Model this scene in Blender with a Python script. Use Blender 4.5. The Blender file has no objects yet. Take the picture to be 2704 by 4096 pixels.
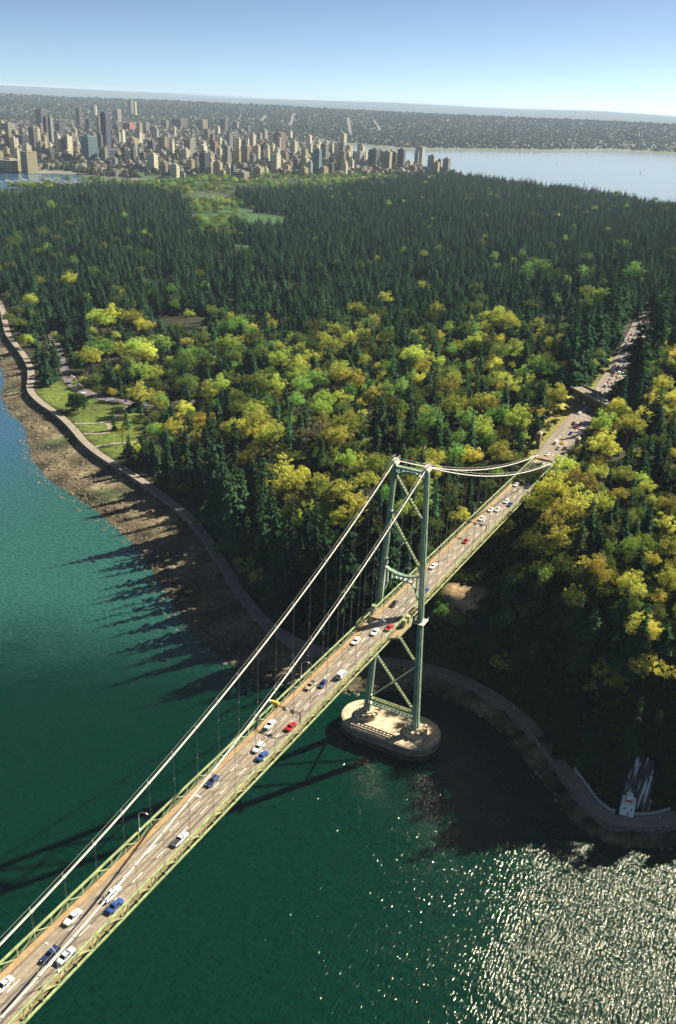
import bpy, math, random
import numpy as np
from mathutils import Vector, Matrix

# ------------------------------------------------------------------ camera, sky, sun, exposure
S = bpy.context.scene
COL = S.collection
R = math.radians
CAM = Vector((114.52, -277.85, 233.24))
YAW, PITCH, ROLL = -0.474476, -0.424294, 0.0454359
cam = bpy.data.cameras.new('camera')
cam.sensor_fit = 'HORIZONTAL'; cam.sensor_width = 36.0; cam.lens = 36 * 3642.47 / 2704
cam.clip_start = 1.0; cam.clip_end = 200000
camo = bpy.data.objects.new('camera', cam); COL.objects.link(camo)
cy, sy, cp, sp = math.cos(YAW), math.sin(YAW), math.cos(PITCH), math.sin(PITCH)
fwd = Vector((sy * cp, cy * cp, sp)); right = Vector((cy, -sy, 0)); up = right.cross(fwd)
r_ = right * math.cos(ROLL) + up * math.sin(ROLL); u_ = -right * math.sin(ROLL) + up * math.cos(ROLL)
M = Matrix((r_, u_, -fwd)).transposed().to_4x4(); M.translation = CAM
camo.matrix_world = M
S.camera = camo

SUN_AZ, SUN_EL = R(30.0), R(36.7)       # azimuth from +Y (along the bridge) towards +X
W = bpy.data.worlds.new('World'); S.world = W; W.use_nodes = True
wn = W.node_tree.nodes; wl = W.node_tree.links
bg = wn['Background']
sky = wn.new('ShaderNodeTexSky'); sky.sky_type = 'NISHITA'; sky.sun_disc = False
sky.sun_elevation = SUN_EL; sky.sun_rotation = SUN_AZ
sky.altitude = 230; sky.air_density = 0.27; sky.dust_density = 0.3; sky.ozone_density = 1.2
tint = wn.new('ShaderNodeMix'); tint.data_type = 'RGBA'; tint.blend_type = 'MULTIPLY'; tint.inputs[0].default_value = 1; tint.inputs[7].default_value = (1.13, 1.16, 1.02, 1)
wl.new(sky.outputs[0], tint.inputs[6]); wl.new(tint.outputs[2], bg.inputs[0]); bg.inputs[1].default_value = 0.05
sl = bpy.data.lights.new('sun', 'SUN'); sl.energy = 5.0; sl.angle = R(0.53); sl.color = (1.0, 0.92, 0.76)
so_ = bpy.data.objects.new('sun', sl); COL.objects.link(so_)
sd = Vector((math.sin(SUN_AZ) * math.cos(SUN_EL), math.cos(SUN_AZ) * math.cos(SUN_EL), math.sin(SUN_EL)))
so_.rotation_euler = (-sd).to_track_quat('-Z', 'Y').to_euler(); so_.location = sd * 900
S.view_settings.view_transform = 'Standard'; S.view_settings.look = 'None'
S.view_settings.exposure = 1.5; S.view_settings.gamma = 1.0; S.view_settings.use_curve_mapping = False
S.render.engine = 'CYCLES'
S.cycles.use_denoising = True
S.cycles.max_bounces = 6; S.cycles.diffuse_bounces = 2; S.cycles.glossy_bounces = 2
S.cycles.transmission_bounces = 3; S.cycles.transparent_max_bounces = 6; S.cycles.volume_bounces = 0
S.cycles.caustics_reflective = False; S.cycles.caustics_refractive = False

rnd = random.Random(7)
NR = np.random.default_rng(11)

# ------------------------------------------------------------------ helpers
def tag(o, label=None, cat=None, group=None, kind=None):
    if label: o['label'] = label
    if cat: o['category'] = cat
    if group: o['group'] = group
    if kind: o['kind'] = kind
    return o

def empty(name, loc=(0, 0, 0), rz=0.0, parent=None):
    o = bpy.data.objects.new(name, None); COL.objects.link(o)
    o.location = loc; o.rotation_euler = (0, 0, rz); o.empty_display_size = 0.5
    if parent: o.parent = parent
    return o

class MB:
    def __init__(s): s.v = []; s.f = []
    def add(s, vs, fs):
        b = len(s.v); s.v += [tuple(q) for q in vs]; s.f += [tuple(i + b for i in q) for q in fs]; return s
    def box(s, c, d, rz=0.0):
        x, y, z = d[0] / 2, d[1] / 2, d[2] / 2; ca, sa = math.cos(rz), math.sin(rz)
        vs = []
        for X, Y, Z in ((-x, -y, -z), (x, -y, -z), (x, y, -z), (-x, y, -z), (-x, -y, z), (x, -y, z), (x, y, z), (-x, y, z)):
            vs.append((c[0] + X * ca - Y * sa, c[1] + X * sa + Y * ca, c[2] + Z))
        return s.add(vs, [(0, 3, 2, 1), (4, 5, 6, 7), (0, 1, 5, 4), (1, 2, 6, 5), (2, 3, 7, 6), (3, 0, 4, 7)])
    def bar(s, a, b, w, h, side=(1, 0, 0)):
        a = Vector(a); b = Vector(b); d = (b - a).normalized(); sd_ = Vector(side)
        sd_ = (sd_ - d * sd_.dot(d)).normalized(); n = d.cross(sd_)
        sd_ = sd_ * (w / 2); n = n * (h / 2)
        vs = [a - sd_ - n, a + sd_ - n, a + sd_ + n, a - sd_ + n, b - sd_ - n, b + sd_ - n, b + sd_ + n, b - sd_ + n]
        return s.add(vs, [(0, 1, 2, 3), (7, 6, 5, 4), (0, 4, 5, 1), (1, 5, 6, 2), (2, 6, 7, 3), (3, 7, 4, 0)])
    def tube(s, pts, rad, n=6, cap=True):
        pts = [Vector(q) for q in pts]; m = len(pts)
        rads = rad if isinstance(rad, (list, tuple)) else [rad] * m
        base = len(s.v); d0 = None
        for i, q in enumerate(pts):
            d = (pts[min(i + 1, m - 1)] - pts[max(i - 1, 0)]).normalized()
            ref = Vector((0, 0, 1)) if abs(d.z) < .9 else Vector((1, 0, 0))
            e1 = d.cross(ref).normalized(); e2 = d.cross(e1)
            for k in range(n):
                a = 2 * math.pi * k / n
                s.v.append(tuple(q + (e1 * math.cos(a) + e2 * math.sin(a)) * rads[i]))
        for i in range(m - 1):
            for k in range(n):
                a = base + i * n + k; b = base + i * n + (k + 1) % n
                s.f.append((a, b, b + n, a + n))
        if cap:
            s.f.append(tuple(base + k for k in range(n))[::-1]); s.f.append(tuple(base + (m - 1) * n + k for k in range(n)))
        return s
    def loft(s, secs, cap=True):
        base = len(s.v); n = len(secs[0])
        for q in secs: s.v += [tuple(w) for w in q]
        for i in range(len(secs) - 1):
            for k in range(n):
                a = base + i * n + k; b = base + i * n + (k + 1) % n
                s.f.append((a, b, b + n, a + n))
        if cap:
            s.f.append(tuple(base + k for k in range(n))[::-1]); s.f.append(tuple(base + (len(secs) - 1) * n + k for k in range(n)))
        return s
    def ring(s, outline, z0, z1, inset=0.0):
        c = [sum(q[0] for q in outline) / len(outline), sum(q[1] for q in outline) / len(outline)]
        return s.loft([[(x, y, z0) for x, y in outline], [(x, y, z1) for x, y in outline]])
    def mesh(s, name, smooth=False):
        me = bpy.data.meshes.new(name); me.from_pydata(s.v, [], s.f); me.update()
        if smooth: me.polygons.foreach_set('use_smooth', [True] * len(me.polygons))
        return me

def obj(name, mb, m, parent=None, loc=None, smooth=False, rz=0.0, color=None):
    me = mb.mesh(name, smooth) if isinstance(mb, MB) else mb
    o = bpy.data.objects.new(name, me); COL.objects.link(o)
    if m is not None and len(me.materials) == 0: me.materials.append(m)
    if parent: o.parent = parent
    if loc: o.location = loc
    if rz: o.rotation_euler = (0, 0, rz)
    if color: o.color = (*color, 1)
    return o

def mat(name, col, rough=0.7, var=0.15, scale=1.0, bump=0.0, metal=0.0, spec=0.3, col2=None, detail=4.0, objcol=False, stretch=None):
    m = bpy.data.materials.new(name); m.use_nodes = True
    n = m.node_tree.nodes; l = m.node_tree.links; b = n['Principled BSDF']
    b.inputs['Roughness'].default_value = rough; b.inputs['Metallic'].default_value = metal
    b.inputs['Specular IOR Level'].default_value = spec
    g = n.new('ShaderNodeNewGeometry'); vec = g.outputs['Position']
    if stretch:
        mp = n.new('ShaderNodeMapping'); mp.inputs['Scale'].default_value = stretch; l.new(vec, mp.inputs[0]); vec = mp.outputs[0]
    t = n.new('ShaderNodeTexNoise'); t.inputs['Scale'].default_value = scale; t.inputs['Detail'].default_value = detail
    t.inputs['Roughness'].default_value = 0.65
    l.new(vec, t.inputs['Vector'])
    mx = n.new('ShaderNodeMix'); mx.data_type = 'RGBA'; mx.blend_type = 'MIX'
    c2 = col2 if col2 else tuple(min(1, c * (1 + 2 * var)) for c in col)
    c1 = col if col2 else tuple(c * (1 - 2 * var) for c in col)
    mr = n.new('ShaderNodeMapRange'); mr.inputs[1].default_value = .3; mr.inputs[2].default_value = .7
    l.new(t.outputs[0], mr.inputs[0]); l.new(mr.outputs[0], mx.inputs[0])
    mx.inputs[6].default_value = (*c1, 1); mx.inputs[7].default_value = (*c2, 1)
    out = mx.outputs[2]
    if objcol:
        oi = n.new('ShaderNodeObjectInfo'); mm = n.new('ShaderNodeMix'); mm.data_type = 'RGBA'; mm.blend_type = 'MULTIPLY'; mm.inputs[0].default_value = 1
        l.new(oi.outputs['Color'], mm.inputs[6]); l.new(out, mm.inputs[7]); out = mm.outputs[2]
    l.new(out, b.inputs['Base Color'])
    if bump:
        bp = n.new('ShaderNodeBump'); bp.inputs['Strength'].default_value = bump; bp.inputs['Distance'].default_value = .3
        l.new(t.outputs[0], bp.inputs['Height']); l.new(bp.outputs[0], b.inputs['Normal'])
    return m

def copy_tree(o, parent=None):
    c = o.copy(); COL.objects.link(c)
    if parent: c.parent = parent
    for ch in list(o.children): copy_tree(ch, c)
    return c

SEAWALL=[(-1500,1010),(-1100,760),(-900,600),(-725,476),(-608,373),(-581,354),(-508,305),(-470,270),(-447,244),(-416,225),(-382,211),(-349,192),(-325,176),(-295,161),(-258,148),(-226,134),(-195,119),(-175,107),(-151,88),(-130,71),(-108,53),(-89,40),(-76,34),(-60,30),(-42,32),(-25,37),(-10,43),(7,45),(27,40),(40,34),(54,23),(65,11),(74,2),(81,-6),(90,-10),(98,-7),(106,-2),(112,5)]
COAST=SEAWALL+[(126,14),(150,10),(190,40),(260,120),(340,300),(420,700),(420,1200),(250,1700),(0,2200),(-260,2440),(-480,2600),(-760,2760),(-1000,2860),(-1060,2950)]
PARK=COAST+[(-1250,2700),(-1400,2350),(-1500,2150),(-1650,1900),(-1700,1600),(-1650,1300)]
CITY=[(-1060,2950),(-1250,2700),(-1400,2350),(-1500,2150),(-1560,1960),(-1700,1890),(-1830,1850),(-2000,1900),(-2060,1720),(-2300,1650),(-3000,1500),(-6000,1400),(-9000,3000),(-9000,9000),(-3400,9000),(-2900,5200),(-2600,4300),(-2000,3900),(-1600,3500),(-1250,3150)]
SOUTH=[(-60000,5600),(-9000,5000),(-3600,4700),(-2520,4820),(-2330,4700),(-2060,4740),(-1950,4960),(-1830,5300),(-1640,5560),(-1500,6000),(-1420,6350),(-1200,6500),(-950,6560),(-600,6500),(200,6900),(2500,7600),(6000,9000),(9000,60000),(-60000,60000)]
def seg_dist(P,L,closed=False):
    P=np.asarray(P,float); best=np.full(len(P),1e12)
    n=len(L)
    for i in range(n if closed else n-1):
        a=np.array(L[i],float);b=np.array(L[(i+1)%n],float);ab=b-a
        t=np.clip(((P-a)@ab)/(ab@ab),0,1)
        q=P-(a+t[:,None]*ab); best=np.minimum(best,(q*q).sum(1))
    return np.sqrt(best)
def inside(P,L):
    x=P[:,0];y=P[:,1];c=np.zeros(len(P),bool);n=len(L)
    for i in range(n):
        x1,y1=L[i];x2,y2=L[(i+1)%n]
        if y1==y2: continue
        m=((y1>y)!=(y2>y))&(x<(x2-x1)*(y-y1)/(y2-y1)+x1); c^=m
    return c
def sm(a,b,t):
    t=np.clip((t-a)/(b-a),0,1); return t*t*(3-2*t)
ROADC=[(0,195,55.9),(-3,240,55.2),(-4.5,280,54.6),(-5.5,320,54.2),(-7,365,53.8),(-13,445,53.2),(-27,575,52),(-38,663,51),(-55,800,49),(-75,1000,44)]
def terrain(x,y):
    P=np.stack([np.ravel(x),np.ravel(y)],1).astype(float); X=P[:,0];Y=P[:,1]
    d=seg_dist(P,COAST); ip=inside(P,PARK)
    B=sm(-210,-50,X)
    # plateau height
    H=np.interp(X,[-1500,-700,-420,-300,-150,-60,0,60,150,400],[10,20,20,24,42,52,57,57,52,42])
    H=H+(np.interp(Y,[300,700,1200,2000,2600],[0,0,0,-6,-10]))
    W=np.interp(X,[-500,-420,-270,-220,-120,-50,-15,30,60,80,140],[160,260,200,90,62,52,38,30,24,20,22])
    flat=np.interp(X,[-480,-430,-330,-260,-200,60,80,110],[9,40,55,16,9,9,12.5,12.5])   # level ground behind the path before the slope
    z=5.0+(np.maximum(H,8)-5.0)*sm(0,1,(d-flat)/W)
    z=z+1.6*np.sin(X*.021+1)*np.cos(Y*.017)*sm(60,200,d)
    # ledge under the side span
    wl_=np.exp(-((X+3)/20)**4); z=z*(1-wl_)+np.interp(d,[0,9,22,36,110],[5,5,32,35,57])*wl_
    z=np.where(ip,z,0)
    bw=np.interp(X,[-700,-450,-400,-340,-300,-200,-120,-60,-30,0,20,50,80,100,140],[26,20,24,36,40,36,30,24,18,10,8,8,5,5,7])
    zo=2.0*(1-d/bw); zo=np.maximum(zo,-4)
    ci=inside(P,CITY); so=inside(P,SOUTH)
    dc=seg_dist(P,CITY,True); ds=seg_dist(P,SOUTH,True)
    zc=2+np.minimum(dc,500)*.05
    r=np.hypot(X,Y)
    zs=3+np.minimum(ds,400)*.03+ (np.interp(r,[5000,6500,8500,11000,12500,15000,22000,30000,45000],[0,12,55,105,104,60,40,150,160]))*sm(0,900,ds)
    zs=zs+sm(17000,26000,r)*(70*np.sin(X*.00021+1)*np.cos(Y*.00009+X*.00005)+35*np.sin(X*.0007+Y*.0002))
    zs=zs+9*np.sin(X*.0011+.4)*np.cos(Y*.0009)*sm(400,2000,ds)
    out=np.where(ip,z,zo)
    out=np.where(so,np.maximum(zs,out),out)
    out=np.where(ci&~so,np.maximum(zc,out),out)
    out=np.where(ci&so,np.maximum(np.maximum(zc,zs),out),out)
    # road cut
    R=[(a,b) for a,b,c in ROADC]; dr=seg_dist(P,R); zr=np.interp(Y,[b for a,b,c in ROADC],[c for a,b,c in ROADC])
    k=np.where(ip&(Y>188),1-sm(11,26,dr),0); out=out*(1-k)+(zr-.5)*k
    return out.reshape(np.shape(x))

FOREST=[(-2200,1100),(-1480,1190),(-1545,1410),(-1545,1590),(-1425,1610),(-1240,1495),(-1045,1275),(-850,1025),(-800,965),(-770,995),(-840,1140),(-1045,1435),(-1250,1740),(-1210,1860),(-1130,2060),(-1165,2360),(-1100,2900),(0,3000),(700,1200),(700,-100),(-700,-100),(-2200,600)]


def tz(x, y): return float(terrain(np.array([x]), np.array([y]))[0])

# ------------------------------------------------------------------ materials
MAT = {}
MAT['paint'] = mat('bridge_green_paint', (.27, .315, .15), .45, .18, .6, spec=.4)
MAT['paint_dark'] = mat('tower_green_paint', (.20, .28, .20), .28, .18, .5, spec=.9)
MAT['cable'] = mat('pale_cable_paint', (.58, .55, .47), .45, .08, .8, spec=.4)
MAT['rope'] = mat('hanger_rope', (.30, .30, .26), .5, .1, 1)
MAT['concrete'] = mat('pale_concrete', (.46, .37, .25), .85, .2, .35, bump=.2, detail=8)
MAT['concrete_dark'] = mat('weathered_concrete', (.22, .165, .11), .9, .25, .35, bump=.3, detail=8)
MAT['sidewalk'] = mat('ochre_walkway', (.30, .20, .10), .8, .14, .7, detail=6)
MAT['white_line'] = mat('white_road_paint', (.80, .78, .72), .6, .06, 2)
MAT['white'] = mat('white_paint', (.8, .8, .78), .5, .05, 2)
MAT['grey_wall'] = mat('grey_limewash', (.42, .42, .40), .7, .15, 1.5)
MAT['yellow'] = mat('yellow_sign_paint', (.75, .50, .06), .5, .05, 2)
MAT['red'] = mat('red_paint', (.55, .03, .02), .45, .06, 2)
MAT['dark'] = mat('dark_metal', (.03, .035, .035), .5, .1, 2)
MAT['grey_metal'] = mat('galvanised_metal', (.45, .46, .45), .4, .08, 2, metal=.3)
MAT['bark'] = mat('bark', (.07, .05, .035), .9, .3, 1.5, stretch=(1, 1, .25))
MAT['rock'] = mat('wet_rock', (.13, .10, .07), .7, .3, .25, bump=.6, detail=8)
MAT['path'] = mat('seawall_path', (.235, .20, .16), .85, .10, .25, detail=8)
MAT['seawall'] = mat('seawall_stone', (.13, .115, .10), .9, .3, .8, bump=.5, detail=6)
MAT['glass'] = mat('dark_window_glass', (.012, .015, .02), .08, .1, 1, spec=.6)
MAT['tyre'] = mat('tyre_rubber', (.015, .015, .015), .8, .1, 4)
MAT['rim'] = mat('wheel_rim', (.35, .35, .35), .35, .1, 4, metal=.6)
MAT['car'] = mat('car_paint', (.95, .95, .95), .25, .02, .5, spec=.5, objcol=True)
MAT['bed'] = mat('truck_bed', (.03, .03, .03), .7, .2, 3)
MAT['skin'] = mat('skin', (.45, .28, .2), .6, .05, 3)
MAT['cloth'] = mat('clothing', (.95, .95, .95), .9, .08, 6, objcol=True)

def road_mat(name, base, dark):
    m = mat(name, base, .45, .14, .6, spec=.5, detail=8)
    n = m.node_tree.nodes; l = m.node_tree.links; b = n['Principled BSDF']
    src = b.inputs['Base Color'].links[0].from_socket
    g = n.new('ShaderNodeNewGeometry'); sx = n.new('ShaderNodeSeparateXYZ'); l.new(g.outputs['Position'], sx.inputs[0])
    # wheel tracks, two in each lane, broken up along the road
    a = n.new('ShaderNodeMath'); a.operation = 'MULTIPLY_ADD'; a.inputs[1].default_value = 2 * math.pi / 1.4; a.inputs[2].default_value = 1.1
    l.new(sx.outputs[0], a.inputs[0])
    s = n.new('ShaderNodeMath'); s.operation = 'SINE'; l.new(a.outputs[0], s.inputs[0])
    mp = n.new('ShaderNodeMapping'); mp.inputs['Scale'].default_value = (1.2, .035, 1); l.new(g.outputs['Position'], mp.inputs[0])
    t = n.new('ShaderNodeTexNoise'); t.inputs['Scale'].default_value = 1.0; t.inputs['Detail'].default_value = 6; l.new(mp.outputs[0], t.inputs[0])
    mr = n.new('ShaderNodeMapRange'); mr.inputs[1].default_value = -1; mr.inputs[2].default_value = 1; l.new(s.outputs[0], mr.inputs[0])
    mu = n.new('ShaderNodeMath'); mu.operation = 'MULTIPLY'; l.new(mr.outputs[0], mu.inputs[0])
    tr = n.new('ShaderNodeMapRange'); tr.inputs[1].default_value = .30; tr.inputs[2].default_value = .62; l.new(t.outputs[0], tr.inputs[0])
    l.new(tr.outputs[0], mu.inputs[1])
    mx = n.new('ShaderNodeMix'); mx.data_type = 'RGBA'; l.new(mu.outputs[0], mx.inputs[0])
    l.new(src, mx.inputs[6]); mx.inputs[7].default_value = (*dark, 1)
    l.new(mx.outputs[2], b.inputs['Base Color'])
    return m
MAT['road'] = road_mat('worn_roadway', (.265, .215, .155), (.09, .08, .070))
MAT['asphalt'] = mat('park_asphalt', (.13, .11, .11), .8, .15, .4, detail=8)

# ------------------------------------------------------------------ ground sheet
def axis(lo, hi, bands):
    out = []
    x = lo
    while x < hi:
        out.append(x)
        st = 4000
        for a, b, s in bands:
            if a <= x < b: st = min(s, b - x); break
        x += st
    out.append(hi); return np.array(out, float)
gx = axis(-60000, 30000, [(-700, 260, 6), (-1700, -700, 25), (260, 600, 30), (-6500, -1700, 80), (-12000, -6500, 250), (-60000, -12000, 1500), (600, 6000, 300)])
gy = axis(-3000, 60000, [(-60, 460, 6), (460, 1100, 14), (1100, 3200, 30), (3200, 7200, 60), (7200, 14000, 200), (14000, 60000, 1500), (-3000, -300, 600), (-300, -60, 40)])
GX, GY = np.meshgrid(gx, gy)
GZ = terrain(GX, GY)
P2 = np.stack([GX.ravel(), GY.ravel()], 1)
dcoast = seg_dist(P2, COAST); inpark = inside(P2, PARK)
XX, YY = P2[:, 0], P2[:, 1]
def blobnoise(x, y, s, seed):
    rs = np.random.default_rng(seed); o = np.zeros_like(x)
    for k in range(6):
        a = rs.uniform(0, 6.28); f = s * rs.uniform(.6, 1.7); o += np.sin((x * math.cos(a) + y * math.sin(a)) * f + rs.uniform(0, 6.28))
    return o / 3
MEADOWS = [(-925, 1290, 120, 80), (-870, 1190, 90, 70), (-1040, 1380, 70, 60), (-685, 942, 26, 10), (-1830, 2010, 110, 30), (-1650, 1960, 90, 36), (-1500, 1840, 60, 40), (-1600, 1900, 70, 36)]
LAWN_X = (-446, -284)
def lawn_mask(x, y, d): return (x > LAWN_X[0]) & (x < LAWN_X[1]) & (d > 6) & (d < np.interp(x, [-446, -420, -380, -350, -320, -284], [26, 34, 44, 58, 60, 44]))
def dirt_mask(x, y): return ((x - 1) / 11) ** 2 + ((y - 71) / 7) ** 2 < 1
def set_cols():
    n = len(P2); C = np.zeros((n, 4)); C[:, 3] = 1
    C[:, :3] = (.035, .035, .018)
    nz = blobnoise(XX, YY, .08, 3)
    C[inpark, :3] = np.array((.030, .032, .014)) * (1 + .3 * nz[inpark, None])
    beach = ~inpark
    alg = np.clip(blobnoise(XX, YY, .11, 5) * .8 + .1, 0, 1)[:, None]
    C[beach, :3] = ((np.array((.175, .142, .085)) * (1 - alg) + np.array((.070, .085, .035)) * alg) * np.clip(.75 + .55 * blobnoise(XX, YY, .19, 15), .25, 1.3)[:, None])[beach]
    wet = beach & (GZ.ravel() < .7); C[wet, :3] *= .6
    deep = beach & (GZ.ravel() < -.3); C[deep, :3] = (.05, .06, .04)
    lw = inpark & lawn_mask(XX, YY, dcoast)
    C[lw, :3] = (np.array((.085, .115, .020)) * (1 + .25 * nz[:, None]))[lw]
    dm = dirt_mask(XX, YY) & inpark; C[dm, :3] = (.40, .28, .15)
    R2 = [(a, b) for a, b, c in ROADC]; dr = seg_dist(P2, R2)
    bank = inpark & (dr < 26) & (YY > 196) & (YY < 480); C[bank, :3] = (np.array((.16, .15, .035)) * (1 + .5 * nz[:, None]))[bank]
    ci = inside(P2, CITY) & ~inside(P2, SOUTH); so = inside(P2, SOUTH)
    nc = blobnoise(XX, YY, .02, 8)[:, None]
    C[ci, :3] = (np.array((.14, .14, .10)) * (1 + .4 * nc))[ci]
    ns = (blobnoise(XX, YY, .006, 9) * .5 + blobnoise(XX, YY, .0017, 19) * .5)[:, None]
    C[so, :3] = (np.array((.105, .12, .08)) * (1 + .4 * ns))[so]  # far ground lightened and blued, distance haze put into its colour
    sb = so & (seg_dist(P2, SOUTH, True) < 70) & (blobnoise(XX, YY, .002, 91) > .1); C[sb, :3] = (.24, .21, .16)
    fr = so & (np.hypot(XX, YY) > 13500); C[fr, :3] = (.030, .048, .036)
    pl = inpark & ~inside(P2, FOREST) & (XX < -700); C[pl, :3] = (np.array((.036, .052, .020)) * (1 + .5 * blobnoise(XX, YY, .03, 44)[:, None]))[pl]
    for a, b, rx, ry in MEADOWS:
        m = ((XX - a) / rx) ** 2 + ((YY - b) / ry) ** 2 < 1; C[m & (GZ.ravel() > 0), :3] = (.035, .085, .028)
    return C
GC = set_cols()
nx, ny = len(gx), len(gy)
me = bpy.data.meshes.new('ground')
idx = np.arange(nx * ny).reshape(ny, nx)
q = np.stack([idx[:-1, :-1], idx[:-1, 1:], idx[1:, 1:], idx[1:, :-1]], -1).reshape(-1, 4)
me.from_pydata(np.stack([GX.ravel(), GY.ravel(), GZ.ravel()], 1).tolist(), [], q.tolist()); me.update()
me.polygons.foreach_set('use_smooth', [True] * len(me.polygons))
ca = me.color_attributes.new('cover', 'FLOAT_COLOR', 'POINT'); ca.data.foreach_set('color', GC.ravel())
gm = bpy.data.materials.new('ground_cover'); gm.use_nodes = True
n = gm.node_tree.nodes; l = gm.node_tree.links; b = n['Principled BSDF']; b.inputs['Roughness'].default_value = .95; b.inputs['Specular IOR Level'].default_value = .15
at = n.new('ShaderNodeAttribute'); at.attribute_name = 'cover'
ge = n.new('ShaderNodeNewGeometry')
t1 = n.new('ShaderNodeTexNoise'); t1.inputs['Scale'].default_value = .35; t1.inputs['Detail'].default_value = 10; t1.inputs['Roughness'].default_value = .7
l.new(ge.outputs['Position'], t1.inputs[0])
mr = n.new('ShaderNodeMapRange'); mr.inputs[1].default_value = .3; mr.inputs[2].default_value = .7; mr.inputs[3].default_value = .22; mr.inputs[4].default_value = 1.78
l.new(t1.outputs[0], mr.inputs[0])
mx = n.new('ShaderNodeMix'); mx.data_type = 'RGBA'; mx.blend_type = 'MULTIPLY'; mx.inputs[0].default_value = 1
l.new(at.outputs[0], mx.inputs[6]); l.new(mr.outputs[0], mx.inputs[7]); l.new(mx.outputs[2], b.inputs[0])
bp = n.new('ShaderNodeBump'); bp.inputs['Strength'].default_value = .8; bp.inputs['Distance'].default_value = .6; l.new(t1.outputs[0], bp.inputs['Height']); l.new(bp.outputs[0], b.inputs['Normal'])
tag(obj('ground', me, gm), kind='structure')

# ------------------------------------------------------------------ water
def water_mat():
    m = bpy.data.materials.new('sea_water'); m.use_nodes = True
    n = m.node_tree.nodes; l = m.node_tree.links; b = n['Principled BSDF']
    b.inputs['IOR'].default_value = 1.33; b.inputs['Roughness'].default_value = .10; b.inputs['Specular IOR Level'].default_value = .42
    g = n.new('ShaderNodeNewGeometry'); P = g.outputs['Position']
    def math_(op, a, bb=None, c=None):
        k = n.new('ShaderNodeMath'); k.operation = op
        for i, v in enumerate((a, bb, c)):
            if v is None: continue
            if isinstance(v, (int, float)): k.inputs[i].default_value = v
            else: l.new(v, k.inputs[i])
        return k.outputs[0]
    def noise(sc, det=3, stretch=(1, 1, 1), rot=0.0, rough=.55):
        mp = n.new('ShaderNodeMapping'); mp.inputs['Scale'].default_value = stretch; mp.inputs['Rotation'].default_value = (0, 0, rot); l.new(P, mp.inputs[0])
        t = n.new('ShaderNodeTexNoise'); t.inputs['Scale'].default_value = sc; t.inputs['Detail'].default_value = det; t.inputs['Roughness'].default_value = rough
        l.new(mp.outputs[0], t.inputs[0]); return t.outputs[0]
    def ss(v, a, bb):
        k = n.new('ShaderNodeMapRange'); k.interpolation_type = 'SMOOTHSTEP'; k.inputs[1].default_value = a; k.inputs[2].default_value = bb; l.new(v, k.inputs[0]); return k.outputs[0]
    sx = n.new('ShaderNodeSeparateXYZ'); l.new(P, sx.inputs[0]); X, Y = sx.outputs[0], sx.outputs[1]
    warp = math_('MULTIPLY', math_('SUBTRACT', noise(.03, 4), .5), 34.0)
    # wind-ruffled water off the point, slicker water in the lee on the bridge side
    front = math_('ADD', math_('ADD', X, math_('MULTIPLY', Y, .12)), math_('MULTIPLY', warp, .8))
    ruf = ss(front, 50.0, 80.0)
    streak = ss(noise(.16, 4, (1, .45, 1)), .52, .66)
    gate = math_('MULTIPLY', math_('MULTIPLY', ss(X, 10.0, 70.0), ss(Y, -20.0, -60.0)), math_('MULTIPLY', streak, .62))
    amp = math_('MAXIMUM', math_('ADD', math_('MULTIPLY', ruf, .68), .40), gate)
    amp = math_('MULTIPLY', amp, math_('SUBTRACT', 1.0, math_('MULTIPLY', ss(Y, 900.0, 2200.0), .99)))
    chop = noise(.72, 2, (1.7, .42, 1), -.16, .5)
    fine = noise(2.6, 2, (1.2, .6, 1), -.2, .6)
    swell = noise(.09, 2, (.5, 1.6, 1), .35)
    h = math_('ADD', math_('MULTIPLY', chop, .92), math_('ADD', math_('MULTIPLY', fine, .10), math_('MULTIPLY', swell, 1.1)))
    h = math_('MULTIPLY', h, amp)
    b.inputs['Specular Tint'].default_value = (1, .94, .70, 1)
    l.new(math_('ADD', math_('MULTIPLY_ADD', ruf, .08, .09), math_('MULTIPLY', ss(Y, 1800.0, 2600.0), .05)), b.inputs['Roughness'])
    bp = n.new('ShaderNodeBump'); bp.inputs['Strength'].default_value = 1; bp.inputs['Distance'].default_value = 1.0
    l.new(h, bp.inputs['Height']); l.new(bp.outputs[0], b.inputs['Normal'])
    # colour of the water itself: turbid green shallows by the beach, deep green channel; then painted reflections and glare
    deep = (.0003, .0120, .0070, 1); shal = (.010, .054, .044, 1); blue = (.014, .055, .095, 1)
    sh = math_('MULTIPLY', ss(math_('ADD', math_('ADD', math_('MULTIPLY', X, -.5), Y), math_('MULTIPLY', warp, 1.4)), 20.0, 118.0), ss(X, 20.0, -60.0))
    m1 = n.new('ShaderNodeMix'); m1.data_type = 'RGBA'; l.new(sh, m1.inputs[0]); m1.inputs[6].default_value = deep; m1.inputs[7].default_value = shal
    m2 = n.new('ShaderNodeMix'); m2.data_type = 'RGBA'; l.new(ss(X, -260.0, -420.0), m2.inputs[0]); l.new(m1.outputs[2], m2.inputs[6]); m2.inputs[7].default_value = blue  # sky reflection painted as a blue base colour towards the far left
    m3 = n.new('ShaderNodeMix'); m3.data_type = 'RGBA'; l.new(ss(noise(.55, 8, (.7, 1.3, 1), .3, .75), .36, .72), m3.inputs[0]); l.new(m2.outputs[2], m3.inputs[6])
    m4 = n.new('ShaderNodeMix'); m4.data_type = 'RGBA'; m4.blend_type = 'MULTIPLY'; m4.inputs[0].default_value = 1; l.new(m2.outputs[2], m4.inputs[6]); m4.inputs[7].default_value = (3.2, 2.1, 2.2, 1)  # brighter flecks painted into the colour to look like light on ripples
    l.new(m4.outputs[2], m3.inputs[7])
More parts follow.
